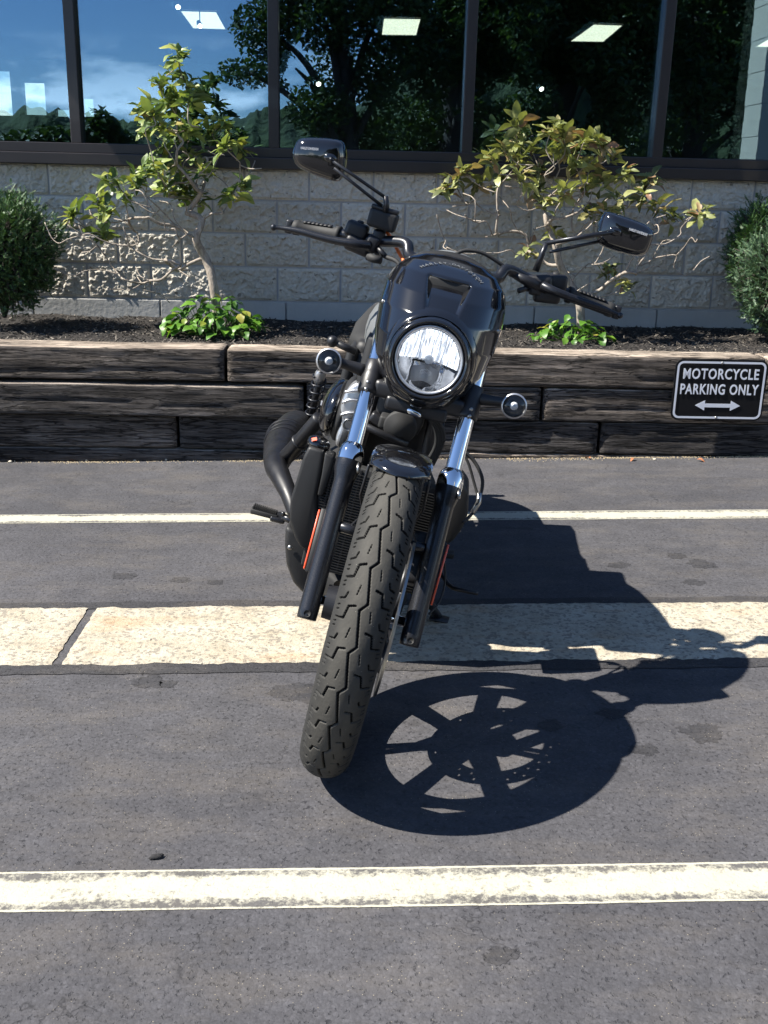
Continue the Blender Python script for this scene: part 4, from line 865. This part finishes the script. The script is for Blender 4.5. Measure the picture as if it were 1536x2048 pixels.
F = [q for j in range(NV) for i in range(NU) for q in [(j*(NU+1)+i, j*(NU+1)+i+1, (j+1)*(NU+1)+i+1, (j+1)*(NU+1)+i)] if all(keep[k] for k in q)]
fa = P('fairing', (V, F), 'gloss'); solid(fa, .003, 1)
# collar round the lamp that meets the shell
V = []; nk = 72
for k in range(nk):
    a = 2*math.pi*k/nk
    for q, back in ((.0845, None), (.090, .5), (.096, 0.), (.0985, 0)):
        x, z = HC.x+q*math.cos(a), HC.z+q*math.sin(a); w = fi(HW, z); sh = fpt(max(-.99, min(.99, x/max(w, .02))), min(max(z, UK[0]), UK[-1])).y
        yb = .150 if back is None else (min(sh-.006, .155)*.5+.150*.5 if back == .5 else min(sh, .22)-.002); V.append(V3(x, yb, z))
F = [(k*4+j, ((k+1) % nk)*4+j, ((k+1) % nk)*4+j+1, k*4+j+1) for k in range(nk) for j in range(3)]
P('collar', (V, F), 'gloss', fa)
P('vent_dark_insert', box((0, .256, .953), (.084, .020, .040), .003), 'rubber', fa)  # dark block standing in for the shade inside the intake
# smoked visor lip along the top edge, with its lettering
vis = []
def visor(a, b):
    x = (a*2-1)*.985; k = math.sqrt(max(0, 1-x*x)); p = V3(x*.126, .30+.055*k, .918+.090*k); o = V3(x*.2, .35, 1).normalized()
    return p+o*(-.012+.026*b)+V3(0, .008*b, 0)
vo = P('visor', grid(48, 5, visor), 'plastic', fa); solid(vo, .004)
lt = []
for i, ch in enumerate('HARLEY-DAVIDSON'):
    me = text_mesh(ch, .0125, .0003, .0001); a = (i-7)/7*.60; x = math.sin(a)
    u_ = .902+.096*math.cos(a); xl = math.sin(a)*.108; cp_ = lambda x_, z_: fpt(max(-.97, min(.97, x_/fi(HW, z_))), z_)
    c = cp_(xl, u_); e_ = (cp_(math.sin(a+.03)*.108, .902+.096*math.cos(a+.03))-c).normalized(); up = (cp_(xl*1.03, u_+.004)-c); up = (up-e_*up.dot(e_)).normalized(); nn = e_.cross(up).normalized()
    lt.append(([c+e_*v.co.x+up*v.co.y+nn*(v.co.z+.0045) for v in me.vertices], [tuple(p.vertices) for p in me.polygons]))
P('lettering', join(*lt), 'grey_mark', fa, False)
for s in (-1, 1): P('fairing_bolt', ball(fpt(s*.93, .90)+V3(s*.002, -.002, 0), .0045, 10), 'steel', fa)
# gauge pod behind the fairing
g0 = S(912, 505, .46); P('gauge', lathe([(.001, -.05), (.03, -.05), (.046, -.03), (.050, .0), (.046, .006), (.0, .008)], g0+V3(0, .0, -.02), V3(0, .45, 1), 32), 'tank_grey')
# --- handlebar
BR = [(0, .395, .985), (.06, .395, .985), (.095, .40, .99), (.113, .425, 1.018), (.135, .445, 1.034), (.18, .455, 1.030), (.26, .475, 1.012), (.375, .505, .985)]
bl_ = [S(760, 482, .455), S(700, 472, .472), S(640, 463, .488), S(578, 453, .505)]
bhalf = [V3(.0, .395, .985), V3(.06, .395, .985), V3(.098, .40, .99), V3(.114, .422, 1.012)]+[V3(-p.x, p.y, p.z) for p in bl_]
hb = P('handlebar', tube([V3(-p.x, p.y, p.z) for p in reversed(bhalf)]+[p for p in bhalf[1:]], .0125, 14, True, 5), 'fork')
P('riser', join(tube([(-.05, .36, .955), (-.05, .395, 1.0)], .016, 12), tube([(.05, .36, .955), (.05, .395, 1.0)], .016, 12), box((0, .397, .993), (.14, .035, .03), .008)), 'satin')
for s in (-1, 1):
    mir = lambda v: V3(abs(v.x)*s, v.y, v.z)
    g_in, g_out = mir(S(682, 470, .476)), mir(S(584, 454, .503)); gd = (g_out-g_in).normalized(); L = (g_out-g_in).length
    gp = P('grip', lathe([(.012, 0), (.0185, .001), (.0185, .010), (.0148, .013), (.0148, L-.02), (.0165, L-.018), (.0165, L-.006), (.013, L-.004)], g_in, gd, 20), 'rubber')
    rib = []
    up = (V3(0, -.3, 1)-gd*gd.dot(V3(0, -.3, 1))).normalized(); sd = gd.cross(up)
    for k in range(7):
        c = g_in+gd*(.022+k*(L-.05)/7+.004)+up*.0155; rib.append(prism([c-gd*.0045-sd*.006, c+gd*.0045-sd*.006, c+gd*.0045+sd*.006, c-gd*.0045+sd*.006], up*.0022))
    P('grip_ribs', join(*rib), 'plastic', gp)
    P('bar_end', box(g_out+gd*.006, (.016, .026, .03), .004, 2), 'satin', gp)
    # lever
    if s < 0: lp = [S(738, 490, .43), S(712, 488, .415), S(660, 479, .42), (S(600, 463, .43)), S(562, 456, .435), S(547, 455, .435)]
    else: lp = [S(1086, 572, .43), S(1108, 582, .415), S(1150, 598, .42), S(1198, 614, .43), S(1228, 626, .435), S(1240, 631, .435)]
    V, F = tube(lp, [.011, .0095, .0085, .0075, .0045, .0045], 12, True, 4); lv = P('lever', (V, F), 'fork'); P('lever_ball', ball(lp[-1], .0072, 14), 'fork', lv)
    # switch housing
    h0 = mir(S(712, 470, .468)); e = Euler((0, R(-s*8), 0))
    sw = P('switch_housing', join(box(h0+V3(0, -.002, .010), (.050, .045, .036), .010, 3, e), box(h0+V3(-s*.012, -.012, -.020), (.060, .05, .034), .011, 3, e)), 'satin')
    P('button', join(lathe([(.0, .003), (.007, .003), (.008, 0)], h0+V3(-s*.004, -.005, .028), (0, -.3, 1), 12), box(h0+V3(s*.006, -.028, -.018), (.012, .004, .008), .001)), 'rubber', sw)
    P('lever_clamp', join(box(mir(S(745, 488, .45)), (.028, .045, .036), .007, 2, e), tube([mir(S(752, 492, .44)), mir(S(770, 512, .42))], .006, 8)), 'satin', sw)
    # mirror
    if s < 0:
        out = [(585, 312), (588, 294), (598, 279), (618, 275), (662, 277), (684, 283), (691, 296), (692, 322), (686, 352), (676, 362), (660, 361), (620, 347), (594, 332)]; rr0 = .425
        stem = [[(665, 322), (768, 393)], [(668, 336), (764, 412)]]; elbow = [(771, 392), (773, 408), (771, 424)]; piv = (660, 316); txt = ((602, 296), (637, 299), .0085)
    else:
        out = [(1193, 470), (1197, 450), (1206, 430), (1216, 424), (1230, 427), (1284, 446), (1304, 460), (1308, 472), (1298, 500), (1288, 511), (1268, 512), (1226, 501), (1199, 488)]; rr0 = .425
        stem = [[(1094, 486), (1222, 467)], [(1099, 504), (1218, 479)]]; elbow = [(1093, 486), (1082, 514), (1071, 542)]; piv = (1230, 463); txt = ((1258, 458), (1294, 470), .0085)
    pts = [S(x, y, rr0) for x, y in out]; c = sum(pts, V3(0, 0, 0))/len(pts); V = []; rings = ((1., .016), (1.0, .004), (.965, -.008), (.88, -.018), (.70, -.024), (.35, -.027)); nn_ = len(pts); sub = 4
    sp_ = []
    for i in range(nn_):
        p0, p1, p2, p3 = pts[i-1], pts[i], pts[(i+1) % nn_], pts[(i+2) % nn_]
        for k in range(sub): t = k/sub; sp_.append(.5*((2*p1)+(p2-p0)*t+(2*p0-5*p1+4*p2-p3)*t*t+(3*p1-p0-3*p2+p3)*t**3))
    n2 = len(sp_)
    for f_, dy in rings:
        for p in sp_: V.append(c+(p-c)*f_+V3(0, dy, 0))
    V.append(c+V3(0, -.0275, 0)); F = [(j*n2+k, j*n2+(k+1) % n2, (j+1)*n2+(k+1) % n2, (j+1)*n2+k) for j in range(len(rings)-1) for k in range(n2)]+[((len(rings)-1)*n2+k, (len(rings)-1)*n2+(k+1) % n2, len(V)-1) for k in range(n2)]
    mr = P('mirror', (V, F), 'gloss')
    V = [c+(p-c)*.97+V3(0, .015, 0) for p in sp_]; P('mirror_glass', (V, [tuple(range(n2))]), 'mirror', mr, False)
    P('mirror_socket', ball(S(*piv, rr0-.024), .010, 14, (1.5, .7, 1)), 'gloss', mr)
    st = [tube([S(*q[0], rr0-.03+.0), S(*q[1], .43)], .0036, 8) for q in stem]+[tube([S(x, y, .432) for x, y in elbow], [.0055, .0065, .0075], 10)]+[tube([S(*stem[0][0], rr0-.03), S(*piv, rr0-.026)], .005, 8)]
    P('mirror_stem', join(*st), 'fork', mr)
    a, b = S(*txt[0], rr0-.0245), S(*txt[1], rr0-.0245); d_ = (b-a); me = text_mesh('HARLEY-DAVIDSON', txt[2], .0002, .0002); ex = d_.normalized(); ez = V3(-ex.z, 0, ex.x); w_ = max(v.co.x for v in me.vertices)*2; kk = d_.length/w_
    P('mirror_lettering', ([(a+b)/2+ex*v.co.x*kk+ez*v.co.y*.85+V3(0, -.003-v.co.z, 0) for v in me.vertices], [tuple(p.vertices) for p in me.polygons]), 'white_mark', mr, False)
# brake reservoir (right hand, picture left), clutch perch (picture right)
q1 = S(766, 440, .452); rs_ = P('brake_reservoir', box(q1, (.064, .05, .040), .008, 3, Euler((0, R(3), 0))), 'plastic'); P('reservoir_cap', box(q1+V3(0, 0, .023), (.060, .046, .009), .003, 2, Euler((0, R(3), 0))), 'satin', rs_)
P('reservoir_stem', box(S(757, 475, .455), (.026, .03, .034), .006), 'satin', rs_)
P('clutch_perch', join(box(S(1076, 566, .45), (.062, .04, .036), .012, 3, Euler((0, R(-16), 0))), tube([S(1092, 578, .44), S(1050, 560, .43), S(1028, 549, .43)], [.014, .011, .008], 12)), 'satin')
# cables and hoses
P('clutch_cable', tube([S(905, 512, .40), S(930, 501, .41), S(965, 506, .415), S(1000, 527, .42), S(1030, 551, .428)], .0042, 8, True, 5), 'rubber')
P('wiring_loom', tube([S(772, 462, .47), S(786, 482, .47), S(795, 500, .46), S(812, 530, .42)], .004, 8, True, 4), 'orange')
P('brake_hose', join(tube([S(752, 505, .44), S(775, 515, .42), S(800, 530, .40), S(840, 600, .38)], .005, 8, True, 4), tube([S(735, 512, .42), S(748, 518, .415), S(762, 520, .41)], .009, 10)), 'rubber')
P('fork_hoses', join(tube([S(925, 900, .34), S(948, 922, .34), S(964, 955, .33), S(962, 985, .32), S(945, 1025, .30), S(925, 1046, .28)], .0042, 8, True, 5), tube([S(925, 902, .34), S(938, 930, .335), S(948, 965, .33), S(958, 1000, .32)], .0032, 8, True, 5)), 'rubber')
P('hose_clip', tube([S(959, 985, .318), S(957, 1005, .315), S(945, 1026, .298)], .0062, 8), 'steel')
P('speed_sensor_wire', tube([S(889, 1122, .1), S(890, 1165, .09), S(878, 1205, .06), S(858, 1228, .02)], .0022, 6, True, 5), 'rubber')
# --- turn signals
for s, (x, y), inner, lab in ((-1, (658, 722), (728, 741), None), (1, (1028, 812), (955, 797), None)):
    c = S(x, y, .175); st = S(*inner, FK(.76)+.0); d = V3(0, -1, .12).normalized()
    ts = P('turn_signal', lathe([(.001, .045), (.014, .042), (.022, .028), (.0255, .010), (.0262, .0), (.0245, -.002)], c, -d, 28), 'satin')
    P('stalk', tube([st, st.lerp(c, .55)+V3(0, .012, 0), c+V3(0, .024, 0)], [.014, .010, .011], 12, True, 3), 'satin', ts)
    P('lens', lathe([(.0001, -.014), (.010, -.0128), (.018, -.009), (.023, -.003), (.0245, .002)], c, -d, 28), 'lens', ts)
    P('reflector_bowl', lathe([(.001, .020), (.012, .018), (.0195, .012), (.0235, .002)], c, -d, 28), 'signal_bowl', ts); P('lens_rim', lathe([(.0225, .001), (.0262, -.001), (.0262, -.004), (.0232, -.005)], c, -d, 28), 'alu', ts)
    P('bulb', ball(c-d*-.001, .0085, 12), 'grey_cap', ts)
P('bar_mirror_ball', join(ball(S(665, 683, .40), .0135, 14), tube([S(665, 683, .40), S(712, 704, .40)], [.007, .009], 10)), 'satin')
# --- body: the frame is turned about six degrees against the front wheel
lc = lambda r_: -.11*(r_-.2)
def Q(l, r_, u): return V3(l+lc(r_), r_, u)
def loft(secs, n=28, pw=2.4):
    """secs: (r, u centre, half width, half height)"""
    V = []; F = []
    for (r_, u, w, h) in secs:
        for k in range(n):
            a = 2*math.pi*k/n; ca, sa = math.cos(a), math.sin(a); V.append(Q(w*math.copysign(abs(ca)**(2/pw), ca), r_, u+h*math.copysign(abs(sa)**(2/pw), sa)))
    for j in range(len(secs)-1):
        for k in range(n): F.append((j*n+k, j*n+(k+1) % n, (j+1)*n+(k+1) % n, (j+1)*n+k))
    F.append(tuple(range(n))); F.append(tuple(range((len(secs)-1)*n, len(secs)*n))[::-1]); return V, F
P('fuel_tank', loft([(.40, .80, .055, .05), (.43, .795, .095, .075), (.52, .79, .122, .092), (.65, .785, .122, .095), (.80, .775, .112, .088), (.92, .76, .09, .065), (.97, .75, .05, .04)]), 'tank_grey')
P('seat', loft([(.93, .70, .06, .03), (1.0, .68, .12, .04), (1.15, .66, .14, .045), (1.28, .68, .13, .05), (1.36, .72, .10, .04), (1.42, .74, .08, .02)]), 'rubber')
P('frame_tubes', join(tube([Q(-.03, .40, .86), Q(-.07, .45, .70), Q(-.085, .48, .40), Q(-.08, .60, .20)], .016, 10, True, 4), tube([Q(.03, .40, .86), Q(.07, .45, .70), Q(.085, .48, .40), Q(.08, .60, .20)], .016, 10, True, 4), tube([Q(-.10, .85, .62), Q(-.12, 1.2, .60), Q(-.11, 1.6, .60)], .014, 8, True, 3), tube([Q(.10, .85, .62), Q(.12, 1.2, .60), Q(.11, 1.6, .60)], .014, 8, True, 3), tube([Q(0, .36, .95), Q(0, .42, .74)], .032, 14)), 'satin')
eng = P('engine', join(loft([(.52, .32, .12, .13), (.60, .32, .15, .17), (.85, .30, .15, .17), (.98, .32, .11, .12)], 20, 5), box(Q(0, .56, .60), (.16, .14, .24), .02, 2, Euler((R(25), 0, 0))), box(Q(0, .80, .60), (.16, .14, .22), .02, 2, Euler((R(-25), 0, 0)))), 'plastic')
# silver front rocker cover and cylinder casting seen past the fork
def castp(a, b):
    ang = a*math.pi*1.15-.25; q = .062*(1-.12*math.cos(ang*3)); return None
c0 = S(704, 830, .45)
cyl = [(722, 764), (705, 768), (690, 784), (681, 806), (678, 828), (681, 846), (675, 862), (669, 880), (672, 899), (684, 895), (696, 872), (716, 848), (730, 815), (734, 780)]
cv = P('cylinder_cover', prism([S(x, y, .455) for x, y in cyl], (0, .07, 0), .011, 3), 'alu', eng)
P('cover_rib', join(*[tube([S(x0, y0, .452), S(x1, y1, .450), S(x2, y2, .452)], .0035, 8, True, 3) for x0, y0, x1, y1, x2, y2 in ((684, 806, 700, 800, 722, 802), (681, 830, 698, 826, 720, 826), (690, 784, 704, 782, 724, 782))]), 'alu', eng)
P('cover_bolt', lathe([(.0, .006), (.009, .005), (.012, -.002), (.0145, -.004), (.016, .002)], S(698, 850, .452), (0, 1, 0), 22), 'steel', eng)
ac = S(662, 812, .56)
air = P('air_cleaner', ball(ac+V3(.012, 0, 0), 1, 32, (.034, .10, .072), Euler((0, R(5), 0))), 'gloss'); P('air_cleaner_back', ball(ac+V3(.036, .0, .004), 1, 28, (.026, .105, .082), Euler((0, R(5), 0))), 'plastic', air)
P('badge_mark', box(S(643, 806, .47), (.003, .004, .010)), 'white_mark', air, False)
P('horn', join(lathe([(.0, -.006), (.018, -.006), (.022, -.002), (.034, .0), (.038, .004), (.036, .02), (.015, .03)], S(800, 856, .36), V3(0, 1, .1), 28), box(S(772, 842, .40), (.03, .05, .03), .006)), 'rubber')
P('wiring', join(*[tube([S(840+i*9, 815+i*3, .33), S(868+i*6, 850+i*4, .35), S(872+i*4, 890, .36), S(850+i*5, 930, .37)], .005, 7, True, 4) for i in range(4)]), 'rubber')
P('ignition_bracket', join(box(S(760, 842, .42), (.05, .03, .025), .006, 2, Euler((0, R(20), 0))), tube([S(705, 840, .36), S(760, 866, .36), S(815, 890, .36)], .008, 8)), 'satin')
# --- radiator between the downtubes with a plastic shroud each side
rad = P('radiator', box(Q(0, .40, .37), (.30, .03, .27), .004), 'rubber'); fins = []
for k in range(38):
    z = .245+k*.0066; fins.append(box(Q(0, .381, z), (.285, .006, .0018)))
P('radiator_fins', join(*fins), 'plastic', rad, False)
P('radiator_tubes', join(*[box(Q(x, .3835, .37), (.004, .006, .26)) for x in (-.13, -.065, 0, .065, .13)]), 'satin', rad, False)
sh = [(617, 893), (642, 900), (650, 905), (643, 950), (634, 990), (634, 1030), (640, 1062), (626, 1092), (604, 1100), (590, 1080), (578, 1040), (580, 1000), (594, 955), (606, 915)]
P('radiator_shroud', join(prism([S(x, y, .375) for x, y in sh], (0, .09, 0), .007, 2), prism([S(x, y, .37) for x, y in ((650, 905), (668, 915), (660, 950), (646, 992), (634, 992), (643, 950))], (0, .05, 0), .004)), 'plastic')
sh2 = [(905, 958), (922, 962), (938, 985), (936, 1030), (925, 1058), (905, 1085), (885, 1095), (880, 1040), (890, 990)]
P('radiator_shroud', prism([S(x, y, .33) for x, y in sh2], (0, .12, 0), .008, 2), 'plastic')
cp = S(638, 886, .41); cc = P('coolant_cap', lathe([(.0, .012), (.018, .011), (.026, .006), (.027, 0), (.027, -.006), (.020, -.010), (.020, -.026)], cp, V3(.12, -.12, 1), 24), 'gloss'); P('cap_label', prism([S(623, 877, .392), S(633, 875, .392), S(634, 881, .385), S(624, 883, .385)], (0, .0, .0012)), 'reflect_orange', cc, False)
lo = [(570, 1052), (592, 1062), (606, 1082), (628, 1092), (632, 1150), (622, 1192), (604, 1188), (584, 1166), (571, 1130), (568, 1090)]
lb = P('lower_cowl', prism([S(x, y, .46) for x, y in lo], (0, .14, 0), .012, 3), 'plastic'); P('cowl_bolt', lathe([(.0, -.004), (.005, -.004), (.0065, 0)], S(580, 1095, .456), (0, 1, 0), 12), 'steel', lb)
P('belly_pan', loft([(.45, .17, .06, .03), (.50, .17, .13, .07), (.70, .155, .14, .06), (.85, .16, .12, .05)], 20, 4), 'plastic')
# --- exhaust
h1 = [S(640, 836, .62), S(612, 868, .64), S(585, 900, .67), S(562, 925, .72)]
h2 = [S(592, 1030, .50), S(578, 990, .54), S(562, 955, .60), S(552, 930, .68), S(560, 905, .80)]
ex = P('exhaust', tube(h2, [.019, .021, .026, .031, .036], 20, True, 5), 'exhaust'); P('header_pipe', tube(h1, [.019, .019, .020, .022], 16, True, 5), 'exhaust', ex)
P('header_collar', lathe([(.0205, -.006), (.0235, -.004), (.0235, .004), (.0205, .006)], (h2[1]+h2[2])/2, h2[2]-h2[1], 20), 'exhaust', ex); P('collar', lathe([(.020, -.005), (.0225, -.003), (.0225, .003), (.020, .005)], (h1[1]+h1[2])/2, h1[2]-h1[1], 20), 'exhaust', ex)
mf = [S(553, 925, .72), S(562, 895, .88), S(578, 872, 1.05), S(590, 858, 1.30), S(596, 852, 1.50)]
mo = P('muffler', tube(mf, [.034, .048, .056, .058, .052], 24, True, 5), 'exhaust', ex)
for f_ in (.30, .36, .42):
    k = f_*(len(mf)-1); i = int(k); c = mf[i].lerp(mf[i+1], k-i); P('muffler_ring', lathe([(.0495+.012*(f_-.25)/.2, -.003), (.052+.012*(f_-.25)/.2, 0), (.0495+.012*(f_-.25)/.2, .003)], c, mf[i+1]-mf[i], 28), 'exhaust', ex)
# --- rear: shocks, swingarm, wheel, fender, lamp
for s in (-1, 1):
    t0, t1 = (S(640, 752, 1.22), S(620, 846, 1.30)) if s < 0 else (Q(.19, 1.22, .52), Q(.19, 1.30, .37)); d = (t1-t0).normalized(); L = (t1-t0).length; e_ = d.orthogonal().normalized(); f_ = d.cross(e_)
    sk = P('rear_shock', tube([t0-d*.02, t1+d*.02], .011, 12), 'satin'); P('upper_mount', lathe([(.012, -.02), (.017, -.01), (.017, .02), (.012, .022)], t0, d, 18), 'alu', sk)
    P('coil_spring', tube([t0+d*L*(k/140)+(e_*math.cos(k/140*2*math.pi*6.5)+f_*math.sin(k/140*2*math.pi*6.5))*.0205 for k in range(141)], .0035, 7), 'fork', sk)
RA = Q(0, 1.50, .323); rx_ = (Q(1, 1.5, 0)-Q(0, 1.5, 0)).normalized(); rax = V3(1, -.11*0-.0, 0); rdir = V3(-.11, 1, 0).normalized(); rax = V3(rdir.y, -rdir.x, 0)
RW = P('rear_wheel', lathe([(.20, -.055), (.212, -.06), (.19, -.04), (.185, 0), (.19, .04), (.212, .06), (.20, .055), (.175, .03), (.172, 0), (.175, -.03), (.20, -.055)], RA, rax, 56), 'satin')
P('tyre', lathe([(.205, -.06), (.225, -.073), (.262, -.076), (.295, -.064), (.315, -.036), (.322, 0), (.315, .036), (.295, .064), (.262, .076), (.225, .073), (.205, .06)], RA, rax, 96), 'tyre', RW)
for k in range(7):
    a = 2*math.pi*k/7; d = rdir*math.cos(a)+V3(0, 0, 1)*math.sin(a); P('spoke', tube([RA+d*.03, RA+d*.18], [.018, .012], 8), 'satin', RW)
P('hub', lathe([(.02, -.08), (.05, -.07), (.05, .07), (.02, .08)], RA, rax, 24, True), 'satin', RW)
P('swingarm', join(tube([Q(-.12, .95, .33), Q(-.125, 1.25, .33), Q(-.12, 1.53, .323)], .024, 10), tube([Q(.12, .95, .33), Q(.125, 1.25, .33), Q(.12, 1.53, .323)], .024, 10)), 'satin')
def rf_(a, b):
    ang = R(50)+R(105)*b; x = a*2-1; q = .352-.05*abs(x)**3; d = -math.cos(ang)*-1; return RA+rax*(x*.085)+rdir*(-q*math.cos(ang))+V3(0, 0, q*math.sin(ang))
solid(P('rear_fender', grid(16, 24, rf_), 'gloss'), .003)
P('tail_lamp', box(RA+rdir*.30+V3(0, 0, .24), (.08, .03, .04), .01), 'reflect_orange')
P('tank_shadow_filler', join(box(Q(0, .72, .70), (.19, .50, .20), .02), box(Q(0, 1.15, .62), (.2, .45, .16), .02)), 'plastic')  # boxes added under tank and seat to close light gaps in the bike's shadow
P('neck_shadow_filler', box(Q(0, .515, .70), (.12, .17, .22), .03), 'plastic')  # block added behind the horn to stop sun reaching the kerb
P('low_shadow_filler', box(Q(0, 1.06, .36), (.2, .26, .34), .03), 'plastic')  # box added low in the body to fill a bright hole in the cast shadow
P('side_cover', join(box(Q(-.12, 1.0, .60), (.03, .22, .16), .012), box(Q(.12, 1.0, .60), (.03, .22, .16), .012), box(Q(0, 1.0, .60), (.22, .2, .14), .02)), 'plastic')
P('primary_cover', loft([(.52, .30, .03, .10), (.6, .30, .175, .12), (.85, .30, .175, .12), (.95, .30, .03, .08)], 20, 4), 'plastic')
# --- footpegs, kickstand
pt, pi_ = S(504, 1013, .74), S(558, 1030, .74); pd = (pi_-pt).normalized()
pg = P('footpeg', prism([pt+V3(0, -.017, .0), pi_+V3(0, -.017, .004), pi_+V3(0, .017, .004), pt+V3(0, .017, 0)], (0, 0, -.016), .004, 2), 'rubber')
P('peg_ridges', join(*[box(pt.lerp(pi_, .08+k*.072)+V3(0, 0, .004), (.0034, .032, .006)) for k in range(12)]), 'plastic', pg, False)
P('peg_mount', join(tube([pi_, S(585, 1042, .70)], .010, 10), box(S(556, 1038, .73), (.04, .03, .014), .004), lathe([(.0, -.003), (.006, -.002), (.006, .004)], S(566, 1028, .715), (0, 1, 0), 12)), 'fork', pg)
rg = Q(.27, .80, .22); P('footpeg', join(prism([rg+V3(0, -.017, 0), rg+V3(-.07, -.017, -.01), rg+V3(-.07, .017, -.01), rg+V3(0, .017, 0)], (0, 0, -.016), .004, 2), tube([rg+V3(-.07, 0, -.015), rg+V3(-.2, 0, -.02)], .010, 10)), 'rubber')
zg = lambda l: -l*MN[2]/MU[2]
kf = S(880, 1236, .70); kf.z = zg(kf.x)+.007
P('kickstand', join(tube([Q(.13, .62, .22), kf.lerp(Q(.13, .62, .22), .45)+V3(.004, 0, -.01), kf+V3(-.004, 0, .006)], [.013, .011, .010], 12, True, 4), prism([kf+V3(-.03, -.022, -.004), kf+V3(.022, -.026, .0), kf+V3(.026, .015, .0), kf+V3(-.026, .022, -.004)], (0, 0, .008), .003, 1)), 'satin')
P('shift_lever', tube([Q(.20, .72, .22), Q(.24, .60, .20), Q(.27, .56, .21), Q(.31, .555, .215)], .006, 8, True, 3), 'satin')
